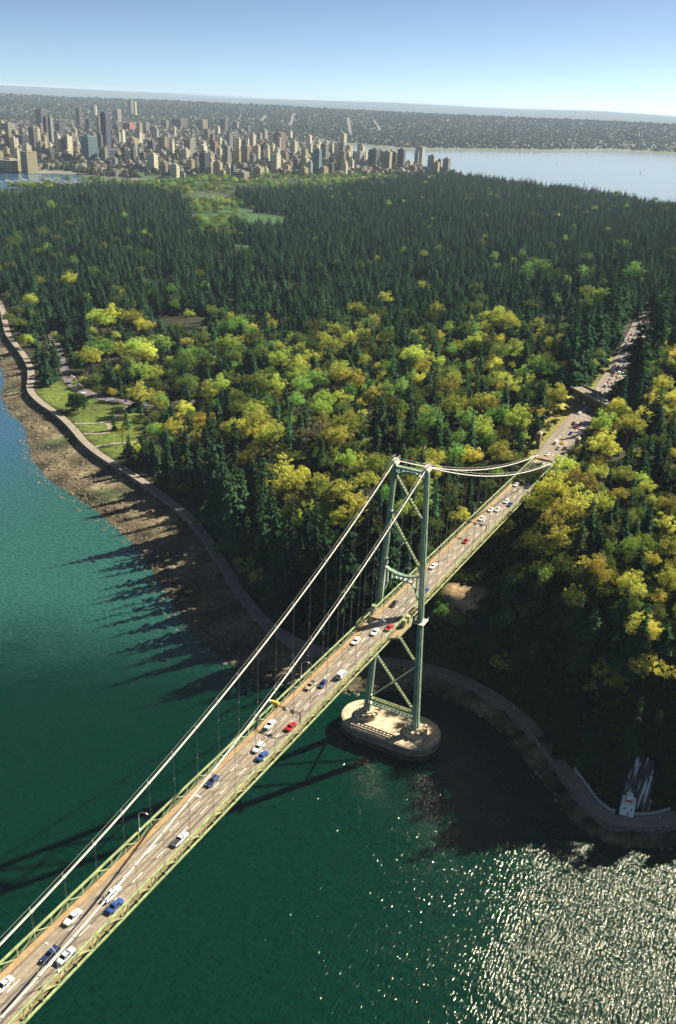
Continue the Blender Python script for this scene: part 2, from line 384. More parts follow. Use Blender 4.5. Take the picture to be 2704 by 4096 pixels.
    m6 = n.new('ShaderNodeMix'); m6.data_type = 'RGBA'; l.new(ss(Y, 1800.0, 2600.0), m6.inputs[0]); l.new(m3.outputs[2], m6.inputs[6]); m6.inputs[7].default_value = (.20, .22, .185, 1); m3 = m6  # pale glare on the far bay painted into the base colour
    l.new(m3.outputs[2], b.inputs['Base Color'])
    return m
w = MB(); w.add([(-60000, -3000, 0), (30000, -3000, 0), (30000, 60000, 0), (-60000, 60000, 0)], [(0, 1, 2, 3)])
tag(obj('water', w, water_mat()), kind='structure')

# ------------------------------------------------------------------ seawall path and wall
def offset_line(L, d):
    P = [Vector((a, b, 0)) for a, b in L]; out = []
    for i, q in enumerate(P):
        t = (P[min(i + 1, len(P) - 1)] - P[max(i - 1, 0)]).normalized()
        nrm = Vector((-t.y, t.x, 0)); out.append((q.x + nrm.x * d, q.y + nrm.y * d))
    return out
def smooth_line(L, it=2):
    for _ in range(it):
        o = [L[0]]
        for a, b in zip(L[:-1], L[1:]):
            o.append((a[0] * .75 + b[0] * .25, a[1] * .75 + b[1] * .25)); o.append((a[0] * .25 + b[0] * .75, a[1] * .25 + b[1] * .75))
        o.append(L[-1]); L = o
    return L
SW = smooth_line(SEAWALL[2:], 2)
def ribbon(mb, A, B, za, zb):
    b0 = len(mb.v); n_ = len(A)
    for a, b in zip(A, B): mb.v.append((a[0], a[1], za)); mb.v.append((b[0], b[1], zb))
    for i in range(n_ - 1): mb.f.append((b0 + 2 * i, b0 + 2 * i + 2, b0 + 2 * i + 3, b0 + 2 * i + 1))
pw = MB(); ribbon(pw, offset_line(SW, -.3), offset_line(SW, 4.4), 5.35, 5.40); ribbon(pw, offset_line(SW, 4.4), offset_line(SW, 4.7), 5.40, 4.6)
tag(obj('path', pw, MAT['path']), kind='structure')
wall = empty('seawall', (SW[0][0], SW[0][1], 0)); tag(wall, 'long curving stone seawall holding the waterside path above the rocky beach', 'wall')
ow = wall.location
sw = MB(); O = offset_line(SW, -.95); I = offset_line(SW, -.35)
secs = []
for a, b in zip(O, I): secs.append([(a[0] - ow.x, a[1] - ow.y, -.6), (a[0] - ow.x, a[1] - ow.y, 5.5), (b[0] - ow.x, b[1] - ow.y, 5.55), (b[0] - ow.x, b[1] - ow.y, -.6)])
sw.loft(secs); obj('wall_face', sw, MAT['seawall'], wall)
cw = MB(); secs = []
for a, b in zip(offset_line(SW, -1.05), offset_line(SW, -.3)): secs.append([(a[0] - ow.x, a[1] - ow.y, 5.52), (a[0] - ow.x, a[1] - ow.y, 5.75), (b[0] - ow.x, b[1] - ow.y, 5.75), (b[0] - ow.x, b[1] - ow.y, 5.52)])
cw.loft(secs); obj('coping', cw, MAT['path'], wall)
# pale parapet on the landward side by the beacon
sub = [q for q in SW if q[0] > 76]
def low_wall(L, gap0, gap1, name, label):
    o = empty(name, (L[0][0], L[0][1], 5.3)); tag(o, label, 'wall')
    m = MB(); A = offset_line(L, 5.0); B = offset_line(L, 5.4); secs = []
    for a, b in zip(A, B): secs.append([(a[0] - L[0][0], a[1] - L[0][1], -.5), (a[0] - L[0][0], a[1] - L[0][1], 1.0), (b[0] - L[0][0], b[1] - L[0][1], 1.0), (b[0] - L[0][0], b[1] - L[0][1], -.5)])
    m.loft(secs); obj('parapet', m, MAT['grey_wall'], o)
    k = MB()
    for a in A[::5]: k.box((a[0] - L[0][0] + .2, a[1] - L[0][1] + .2, .3), (.75, .75, 1.7))
    obj('pier_cap', k, MAT['grey_wall'], o)
low_wall([q for q in SW if 68 < q[0] < 90 and q[1] < 8], 0, 0, 'parapet_wall', 'pale low parapet curving behind the path left of the white beacon')
low_wall([q for q in SW if 97.5 < q[0] < 112], 0, 0, 'parapet_wall', 'pale low parapet behind the path right of the white beacon')
# boulders on the foreshore
bm_ = MB(); br = random.Random(5)
ico = [(0, 0, 1), (.9, 0, .4), (.28, .85, .45), (-.72, .53, .4), (-.72, -.53, .45), (.28, -.85, .4), (.7, .5, -.4), (-.3, .8, -.4), (-.9, 0, -.4), (-.3, -.8, -.4), (.7, -.5, -.4)]
icf = [(0, 1, 2), (0, 2, 3), (0, 3, 4), (0, 4, 5), (0, 5, 1), (1, 6, 2), (2, 7, 3), (3, 8, 4), (4, 9, 5), (5, 10, 1), (2, 6, 7), (3, 7, 8), (4, 8, 9), (5, 9, 10), (1, 10, 6)]
cand = np.stack([NR.uniform(-640, 115, 46000), NR.uniform(-40, 420, 46000)], 1)
dd = seg_dist(cand, COAST); ii = ~inside(cand, PARK); zz = terrain(cand[:, 0], cand[:, 1]); k_ = ii & (zz > -.5) & (dd > 2)
cl = blobnoise(cand[:, 0], cand[:, 1], .09, 77)
cnt = 0
for (x, y), z, c in zip(cand[k_], zz[k_], cl[k_]):
    edge = abs(z) < .5
    if not edge and c < .1 and br.random() > .25: continue
    s = br.uniform(.35, 1.05) * (1.6 if br.random() < .12 else 1)
    a = br.uniform(0, 6.28); ca_, sa_ = math.cos(a), math.sin(a); fx, fy, fz = s * br.uniform(.7, 1.4), s * br.uniform(.7, 1.3), s * br.uniform(.4, .8)
    bm_.add([(x + (X * fx * ca_ - Y * fy * sa_), y + (X * fx * sa_ + Y * fy * ca_), z + Z * fz) for X, Y, Z in ico], icf); cnt += 1
    if cnt > 6500: break
tag(obj('beach_boulders', bm_, mat('beach_rock', (.13, .10, .065), .85, .5, .5, detail=6)), 'scattered boulders and stones over the tidal beach', 'rocks', kind='stuff')

# ------------------------------------------------------------------ causeway road, park roads
def road_ribbon(name, L, width, m, lift=.06):
    mb = MB(); xy = [(a, b) for a, b, c in L]; A = offset_line(xy, width / 2); B = offset_line(xy, -width / 2)
    b0 = 0
    for i, (a, b) in enumerate(zip(A, B)): mb.v.append((a[0], a[1], L[i][2] + lift)); mb.v.append((b[0], b[1], L[i][2] + lift))
    for i in range(len(L) - 1): mb.f.append((2 * i, 2 * i + 1, 2 * i + 3, 2 * i + 2))
    return tag(obj(name, mb, m), kind='structure')
road_ribbon('road', [(0.2, 188, 56.2), (-1, 215, 56.0)] + [(a, b, c + .25) for a, b, c in ROADC[1:]], 16.0, MAT['road'], .05)
mk = empty('road_marking', (0, 0, 0)); tag(mk, kind='structure')
for off in (-2.6, 0.6, 3.6):
    y = 204.0
    while y < 420:
        xc = np.interp(y, [b for a, b, c in ROADC], [a for a, b, c in ROADC]); zc = np.interp(y, [b for a, b, c in ROADC], [c for a, b, c in ROADC]) + .36
        xc2 = np.interp(y + 3.5, [b for a, b, c in ROADC], [a for a, b, c in ROADC])
        d = MB(); d.add([(xc + off - .09, y, zc), (xc + off + .09, y, zc), (xc2 + off + .09, y + 3.5, zc), (xc2 + off - .09, y + 3.5, zc)], [(0, 1, 2, 3)])
        obj('lane_dash', d, MAT['white_line'], mk); y += 9.0
pk = [(-560, 392), (-505, 340), (-473, 311), (-440, 286), (-412, 268), (-385, 262), (-357, 264), (-330, 276), (-300, 300)]
pk3 = [(a, b, tz(a, b) + .15) for a, b in smooth_line(pk, 2)]
road_ribbon('park_road', pk3, 11, MAT['asphalt'], .25)
for L in ([(-357, 203), (-345, 212), (-338, 222), (-345, 238), (-352, 258)], [(-336, 190), (-322, 200), (-330, 212), (-340, 218)], [(-312, 172), (-303, 190), (-292, 200), (-280, 215)]):
    L3 = [(a, b, tz(a, b)) for a, b in smooth_line(L, 2)]
    road_ribbon('footpath', L3, 3.0, MAT['path'], .3)

# ------------------------------------------------------------------ the suspension bridge
def zt(y): return 62.062 - .01753 * y + (-4.8e-6 * y * y if y < 0 else 0.0)      # top chord of the trusses
DECK = -2.5
TW = 6.08
NODES = [-(i + 4.878) * 5.0 for i in range(-43, 66)]          # panel points, park end first
NODES = sorted(NODES)
YS = [y for y in NODES if -352 < y < 193]
bridge = empty('suspension_bridge'); tag(bridge, 'long green suspension bridge with one tower crossing from the water into the forest', 'bridge')
# deck
def strip(mb, x0, x1, dz0, dz1, ys):
    secs = [[(x0, y, zt(y) + dz0), (x1, y, zt(y) + dz0), (x1, y, zt(y) + dz1), (x0, y, zt(y) + dz1)] for y in ys]
    mb.loft(secs); return mb
ysd = [-352] + YS[1:] + [196]
deck = obj('deck', strip(MB(), -4.2, 4.6, DECK - .45, DECK, ysd), MAT['road'], bridge)
obj('sidewalk', strip(MB(), -5.72, -4.203, DECK - .3, DECK + .16, ysd), MAT['sidewalk'], deck)
obj('sidewalk', strip(MB(), 4.603, 5.72, DECK - .3, DECK + .16, ysd), MAT['sidewalk'], deck)
y = -345.0
while y < 190:
    for x in (-1.25, 1.6):
        d = MB(); d.add([(x - .09, y, zt(y) + DECK + .006), (x + .09, y, zt(y) + DECK + .006), (x + .09, y + 3.6, zt(y + 3.6) + DECK + .006), (x - .09, y + 3.6, zt(y + 3.6) + DECK + .006)], [(0, 1, 2, 3)])
        obj('lane_dash', d, MAT['white_line'], deck)
    y += 9.0
for yy in (-124, -78, 42):
    d = MB(); d.add([(-3.6, yy, zt(yy) + DECK + .008), (-2.0, yy, zt(yy) + DECK + .008), (-2.0, yy + .5, zt(yy) + DECK + .008), (-3.6, yy + .5, zt(yy) + DECK + .008)], [(0, 1, 2, 3)])
    obj('stop_bar', d, MAT['white_line'], deck)
for y in YS[1::2]:
    f = MB(); f.bar((-5.8, y, zt(y) - 3.25), (5.8, y, zt(y) - 3.25), .3, .7, (0, 1, 0)); obj('floor_beam', f, MAT['paint'], deck)
for sx in (-1, 1):
    rl = MB()
    for hh in (.55, 1.05): rl.tube([(sx * 5.66, y, zt(y) + DECK + .16 + hh) for y in ysd], .035, 4)
    for y in ysd[::1]: rl.bar((sx * 5.66, y, zt(y) + DECK + .1), (sx * 5.66, y, zt(y) + DECK + 1.25), .06, .06)
    obj('railing', rl, MAT['paint'], deck)
# stiffening trusses
for sx in (-1, 1):
    x = sx * TW
    tr = empty('stiffening_truss', parent=bridge)
    for i, y in enumerate(YS):
        gus = MB(); gus.box((x - sx * .02, y, zt(y) - .1), (.46, .55, .5)); obj('gusset', gus, MAT['paint'], tr)
    def chord(dz, w_, h_):
        c = MB(); c.loft([[(x - w_, y, zt(y) + dz - h_), (x + w_, y, zt(y) + dz - h_), (x + w_, y, zt(y) + dz + h_), (x - w_, y, zt(y) + dz + h_)] for y in YS]); return c
    obj('top_chord', chord(0, .21, .24), MAT['paint'], tr)
    obj('bottom_chord', chord(-3.67, .24, .2), MAT['paint'], tr)
    lace = MB()       # lattice lacing on top of the chord
    for i, y in enumerate(YS):
        n_i = round(-(y / 5.0) - 4.878)
        v = MB(); v.bar((x, y, zt(y) - .22), (x, y, zt(y) - 3.5), .2, .16, (0, 1, 0)); obj('vertical', v, MAT['paint'], tr)
        if i + 1 < len(YS):
            y2 = YS[i + 1]
            if n_i % 2: a, c = (x, y, zt(y) - .2), (x, y2, zt(y2) - 3.5)
            else: a, c = (x, y, zt(y) - 3.5), (x, y2, zt(y2) - .2)
            g = MB(); g.bar(a, c, .17, .2, (1, 0, 0)); obj('diagonal', g, MAT['paint'], tr)
# cables
def cz(y):
    if y <= 0: return 67.7 + (117.9 - 67.7) / 236.5 ** 2 * (y + 236.5) ** 2
    return 117.9 - .4318 * y + 6.44e-4 * y * y
HY = [y for y in YS if round(-(y / 5.0) - 4.878) % 2 and abs(y) > 5]
for sx in (-1, 1):
    x = sx * 6.12
    ys = [-352 + k * 4 for k in range(89)] + [k * 4.0 for k in range(1, 49)] + [196.5]
    c = MB(); c.tube([(x, y, cz(y)) for y in ys], .23, 8)
    mc = obj('main_cable', c, MAT['cable'], bridge, smooth=True)
    hr = MB()
    for dx in (-.42, .42): hr.tube([(x + dx, y, cz(y) + 1.15) for y in ys if -353 < y < 186], .035, 4)
    obj('hand_rope', hr, MAT['rope'], mc)
    for y in HY:
        s_ = (cz(y + 1) - cz(y - 1)) / 2; dv = Vector((0, 1, s_)).normalized() * .38; q_ = Vector((x, y, cz(y)))
        bnd = MB(); bnd.tube([q_ - dv, q_ + dv], .32, 8)
        for dx in (-.42, .42): bnd.bar(q_ + Vector((dx, 0, 0)), q_ + Vector((dx, 0, 1.2)), .07, .07)
        obj('cable_band', bnd, MAT['cable'], mc)
    for y in HY:
        if cz(y) - zt(y) < 1.2 or y > 180: continue
        h = MB()
        for dy in (-.2, .2): h.tube([(x, y + dy, zt(y) + .1), (x, y + dy, cz(y) - .3)], .038, 4)
        for k in range(1, int((cz(y) - zt(y)) / 6)): h.box((x, y, zt(y) + 6 * k), (.1, .5, .08))
        obj('hanger', h, MAT['rope'], bridge)
# tower
def lx(z): return 10.8 - (z - 8) * (10.8 - 6.14) / 109.5
gp = MB()
for sx in (-1, 1):
    for z in (112.5, 97.0, 77.5, 57.0, 36.5, 15.0): gp.box((sx * (lx(z) - .95), 0, z), (.9, 1.5, 2.6))
tower = obj('tower', gp, MAT['paint_dark'], bridge)
for sx in (-1, 1):
    secs = []
    for z in (8.6, 11, 36, 60, 90, 116.4):
        k = (z - 8) / 109; wx = 1.25 - .42 * k; wy = 1.75 - .5 * k; f = 1.35 if z < 9 else 1.0
        wx *= f; wy *= f; ix, iy = wx * .70, wy * .5; c = sx * lx(z)
        o = [(-ix, -wy), (ix, -wy), (ix, -iy), (wx, -iy), (wx, iy), (ix, iy), (ix, wy), (-ix, wy), (-ix, iy), (-wx, iy), (-wx, -iy), (-ix, -iy)]
        secs.append([(c + a, b, z) for a, b in o])
    leg = MB(); leg.loft(secs); obj('leg', leg, MAT['paint_dark'], tower)
    sd_ = MB(); x = sx * 6.12
    sd_.box((x, 0, 116.9), (2.0, 3.0, .9)); sd_.loft([[(x - .45, y, 117.2), (x + .45, y, 117.2), (x + .45, y, 118.6 - .16 * y * y), (x - .45, y, 118.6 - .16 * y * y)] for y in (-1.9, -1.2, -.5, .5, 1.2, 1.9)])
    for dy in (-1.5, 0, 1.5):
        for dx in (-.9, .9): sd_.bar((x + dx, dy, 117), (x + dx, dy, 119.4), .09, .09)
    for dx in (-.9, .9):
        for hh in (118.4, 119.4): sd_.bar((x + dx, -1.6, hh), (x + dx, 1.6, hh), .08, .08)
    obj('saddle', sd_, MAT['cable'], tower)
    bal = MB(); c = sx * lx(56)     # inspection platform round the leg
    z = 56.2
    bal.box((c, 0, z), (4.4, 5.2, .2))
    for a, b2 in (((-2.1, -2.5), (2.1, -2.5)), ((2.1, -2.5), (2.1, 2.5)), ((2.1, 2.5), (-2.1, 2.5)), ((-2.1, 2.5), (-2.1, -2.5))):
        bal.bar((c + a[0], a[1], z + 1.1), (c + b2[0], b2[1], z + 1.1), .1, .1); bal.bar((c + a[0], a[1], z + .1), (c + a[0], a[1], z + 1.2), .12, .12)
    obj('platform', bal, MAT['cable'], tower)
def lattice(a, b, dep, sep, step=1.25):
    """two channels apart in Y joined by battens on both faces"""
    m = MB(); a = Vector(a); b = Vector(b); L = (b - a).length; d = (b - a) / L; up_ = Vector((0, 1, 0)).cross(d)
    for s in (-1, 1): m.bar(a + Vector((0, s * sep / 2, 0)), b + Vector((0, s * sep / 2, 0)), .17, dep, (0, 1, 0))
    k = int(L / step)
    for i in range(k + 1):
        q_ = a + d * (L * i / k)
        for s in (-1, 1):
            c0 = q_ + up_ * (s * dep * .46)
            m.bar(c0 - Vector((0, sep / 2 - .05, 0)), c0 + Vector((0, sep / 2 - .05, 0)), .28 if 0 < i < k else 1.1, .05, d)
    return m
for z1, z0 in ((112.3, 97.2), (96.2, 77.6), (57.0, 37.2), (35.8, 15.2)):
    for s in (-1, 1):
        a = Vector((s * (lx(z1) - 1.0), 0, z1)); b = Vector((-s * (lx(z0) - 1.0), 0, z0))
        m_ = (a + b) / 2; dv = (b - a).normalized()
        if s == -1: br_ = lattice(a, b, .55, 1.05)
        else:
            br_ = lattice(a, m_ - dv * .8, .55, 1.05); q2 = lattice(m_ + dv * .8, b, .55, 1.05); br_.add(q2.v, q2.f)
        obj('cross_brace', br_, MAT['paint'], tower)
obj('bottom_strut', lattice((-8.9, 0, 14.6), (8.9, 0, 14.6), .9, 1.5, 1.0), MAT['paint'], tower)
obj('bottom_strut', lattice((-8.9, 0, 12.2), (8.9, 0, 12.2), .5, 1.5, 1.6), MAT['paint_dark'], tower)
def arch_beam(zf_top, zf_bot, hw, xs):
    m = MB(); m.loft([[(x, -hw, zf_bot(x)), (x, hw, zf_bot(x)), (x, hw, zf_top(x)), (x, -hw, zf_top(x))] for x in xs]); return m
xs = [-6.9 + 13.8 * k / 16 for k in range(17)]
top_c = lambda x: 75.3 - 1.7 * (1 - (x / 6.9) ** 2)
obj('portal_beam', arch_beam(top_c, lambda x: top_c(x) - .55, .9, xs), MAT['paint_dark'], tower)
def arch_u(x):
    t = min(1.0, abs(x) / 6.9); return 71.3 - 6.5 * max(0, (t - .35) / .65) ** 2.6
obj('portal_arch', arch_beam(lambda x: arch_u(x) + .5, arch_u, .8, xs), MAT['paint_dark'], tower)
for x in xs[1:-1:2]:
    v = MB(); v.bar((x, 0, arch_u(x) + .3), (x, 0, top_c(x) - .3), 1.3, .35, (0, 1, 0)); obj('portal_post', v, MAT['paint_dark'], tower)
tb = MB(); xs2 = [-5.6 + 11.2 * k / 14 for k in range(15)]
obj('top_strut', arch_beam(lambda x: 116.0, lambda x: 115.3, .9, xs2), MAT['paint_dark'], tower)
obj('top_arch', arch_beam(lambda x: 114.3 - 2.0 * (abs(x) / 5.6) ** 2.5 + .35, lambda x: 114.3 - 2.0 * (abs(x) / 5.6) ** 2.5, .8, xs2), MAT['paint_dark'], tower)
for x in xs2[1:-1:2]:
    v = MB(); v.bar((x, 0, 115.4), (x, 0, 114.5 - 2.0 * (abs(x) / 5.6) ** 2.5), 1.2, .3, (0, 1, 0)); obj('strut_post', v, MAT['paint_dark'], tower)
bc = MB(); bc.bar((0, 0, 116.0), (0, 0, 119.6), .12, .12); obj('mast', bc, MAT['cable'], tower); bc = MB(); bc.box((0, 0, 119.8), (.35, .35, .5)); obj('beacon_light', bc, MAT['red'], tower)
# walkway bulges round the tower legs
for sx in (-1, 1):
    c = sx * lx(59.6); w_ = MB(); z = zt(0) + DECK
    out = [(sx * 5.75, -22), (sx * 8.3, -20), (sx * 8.6, -9), (sx * 7.0, -4.2), (sx * 5.75, -3.6)]
    w_.ring(out, z - .25, z + .16); obj('walkway_bay', w_, MAT['sidewalk'], bridge)
    rr = MB()
    for a, b in zip(out[:-1], out[1:]):
        for hh in (.6, 1.15): rr.bar((a[0], a[1], z + hh), (b[0], b[1], z + hh), .1, .1)
        rr.bar((a[0], a[1], z), (a[0], a[1], z + 1.2), .12, .12)
        rr.bar((a[0], a[1], z - .3), (b[0], b[1], z - .3), .3, .5)
    obj('bay_railing', rr, MAT['paint'], bridge)
# pier
def stadium(hl, r, n=14):
    o = []
    for k in range(n + 1): a = -math.pi / 2 + math.pi * k / n; o.append((hl + r * math.cos(a), r * math.sin(a)))
    for k in range(n + 1): a = math.pi / 2 + math.pi * k / n; o.append((-hl + r * math.cos(a), r * math.sin(a)))
    return o
pm = MB(); pm.loft([[(x, y, z) for x, y in stadium(10.2, r)] for z, r in ((2.2, 10.95), (3.2, 10.9), (3.6, 10.4), (5.0, 10.4))])
pier = obj('pier', pm, MAT['concrete_dark'], bridge)
pf = MB(); pf.loft([[(x, y, z) for x, y in stadium(10.2, r)] for z, r in ((-4, 11.3), (1.2, 11.1), (2.3, 11.0))]); obj('pier_foot', pf, mat('weedy_tide_band', (.045, .042, .02), .7, .4, .6, bump=.5), pier)
tp = MB(); tp.loft([[(x, y, z) for x, y in stadium(10.2, r)] for z, r in ((5.0, 10.75), (5.75, 10.75), (5.75, 10.2), (5.95, 10.2))]); obj('pier_cap', tp, MAT['concrete'], pier)
for sx in (-1, 1):
    pe = MB(); C = [(math.cos(2 * math.pi * k / 20), math.sin(2 * math.pi * k / 20)) for k in range(20)]
    pe.loft([[(sx * 10.8 + r * a, r * b, z) for a, b in C] for z, r in ((5.9, 4.9), (7.3, 4.7), (7.3, 4.0), (8.2, 3.8), (8.2, 3.0), (8.9, 2.9))]); obj('pedestal', pe, MAT['concrete'], pier)
    for k in range(5):
        a = math.pi * (.15 + .7 * k / 4) * (1 if sx > 0 else 1); q_ = MB()
        q_.box((sx * 10.8 + 4.0 * math.cos(-a + 1.2), 4.0 * math.sin(-a + 1.2), 7.9), (1.5, 1.1, 1.3), -a + 1.2); obj('buttress', q_, MAT['concrete'], pier)
fw = MB()
for y in (-9.6, -10.3): fw.bar((-12, y, 6.9), (8, y, 6.9), .1, .1)
for k in range(11): fw.bar((-12 + 2 * k, -9.9, 5.9), (-12 + 2 * k, -9.9, 7), .1, .1)
obj('pier_rail', fw, MAT['cable'], pier)
# tower shelters at the expansion joint, left and right
for sx in (-1, 1):
    for yy in (-8.5, -12.0):
        b_ = MB(); b_.box((sx * 7.1, yy, zt(yy) - .8), (1.5, 1.6, 2.2)); obj('joint_housing', b_, MAT['paint'], bridge)
# anchorage blocks and end pylons
for sx, lab in ((-1, 'tall dark concrete pylon on the left where the bridge meets the forest'), (1, 'tall dark concrete pylon on the right where the bridge meets the forest')):
    x = sx * 10.6 - 1.0; y = 217 + (4 if sx > 0 else 0); g = tz(x, y)
    pr = empty('bridge_pylon', (x, y, g - .3)); tag(pr, lab, 'pylon')
    a = MB(); a.loft([[(-w_, -d_, z), (w_, -d_, z), (w_, d_, z), (-w_, d_, z)] for z, w_, d_ in ((0, 1.5, 2.2), (1.2, 1.5, 2.2), (1.2, 1.25, 1.9), (8.8, 1.1, 1.7))]); obj('shaft', a, MAT['concrete_dark'], pr)
    a = MB(); a.box((0, 0, 9.1), (2.7, 3.9, .5)); a.box((0, 0, 9.6), (1.6, 2.4, .5)); obj('cap', a, MAT['concrete'], pr)
    a = MB(); a.tube([(0, 0, 9.8), (0, 0, 10.6), (0, 0, 11.1)], [.25, .5, .2], 8); obj('lamp', a, MAT['white'], pr)
ab = MB(); ab.box((0, 197.5, 54), (15, 5, 6)); tag(obj('bridge_abutment', ab, MAT['concrete_dark']), 'concrete abutment block under the far end of the bridge deck', 'abutment')

# ------------------------------------------------------------------ lamps and gantries on the bridge
def lamp(sx, y, label):
    o = empty('street_lamp', (sx * 5.98, y, zt(y) + .05)); tag(o, label, 'street lamp', 'street lamps along the bridge')
    a = MB(); a.tube([(0, 0, 0), (0, 0, 5.4)], [.11, .07], 6); a.tube([(0, 0, 5.3), (-sx * .4, 0, 6.1), (-sx * 1.3, 0, 6.6), (-sx * 2.3, 0, 6.75)], .055, 6); obj('pole', a, MAT['grey_metal'], o)
    a = MB(); a.tube([(-sx * 2.2, 0, 6.74), (-sx * 2.5, 0, 6.78), (-sx * 3.1, 0, 6.74)], [.1, .2, .1], 8); obj('lamp_head', a, MAT['white'], o)
    a = MB(); a.box((0, 0, .35), (.45, .45, .7)); obj('base_box', a, MAT['white'], o)
for sx, y, lab in ((1, -26, 'street lamp on the right truss just before the bridge tower'), (1, -105, 'street lamp on the right truss beside the big white car'), (1, -184.5, 'nearest street lamp, on the right truss in the lower left corner'),
                   (1, 55, 'street lamp on the right truss first beyond the tower'), (1, 134, 'street lamp on the right truss near the forest end'), (-1, -64, 'street lamp on the left truss between the two cable curves'),
                   (-1, -144, 'street lamp on the left truss in the nearest stretch'), (-1, 15, 'street lamp on the left truss by the tower portal'), (-1, 95, 'street lamp on the left truss beyond the tower')):
    lamp(sx, y, lab)
def gantry(y, label, yellow):
    o = empty('signal_gantry', (5.95, y, zt(y) + .2)); tag(o, label, 'gantry')
    a = MB(); a.bar((0, -.25, 0), (0, -.25, 3.6), .14, .14); a.bar((0, .25, 0), (0, .25, 3.6), .14, .14); obj('post', a, MAT['dark'], o)
    a = MB(); a.bar((0, -.3, 3.5), (-11.6, -.3, 3.5), .14, .14, (0, 1, 0)); a.bar((0, .3, 3.5), (-11.6, .3, 3.5), .14, .14, (0, 1, 0))
    for k in range(9): a.bar((-1.4 * k, -.3, 3.5), (-1.4 * k, .3, 3.5), .08, .08)
    a.bar((-11.7, 0, 0), (-11.7, 0, 3.6), .16, .16); obj('beam', a, MAT['dark'], o)
    for x in (-8.4, -5.6, -2.8):
        c = MB(); c.box((x, 0, 3.0), (1.0, .45, .9)); s_ = obj('signal', c, MAT['dark'], o)
        c = MB(); c.tube([(x, -.23, 3.0), (x, -.3, 3.0)], .3, 10); obj('lens', c, MAT['red'] if x < -7 else MAT['yellow'], s_)
    if yellow:
        c = MB(); c.box((-8.7, 0, 4.15), (2.6, .7, .9)); obj('sign_box', c, MAT['yellow'], o)
        c = MB(); c.box((-10.4, 0, 4.0), (.7, .6, .7)); obj('sign_lamp', c, MAT['white'], o)
gantry(-85, 'lane signal gantry with a yellow sign box over the road before the tower', True)
gantry(78, 'thin lane signal gantry over the road beyond the tower', False)

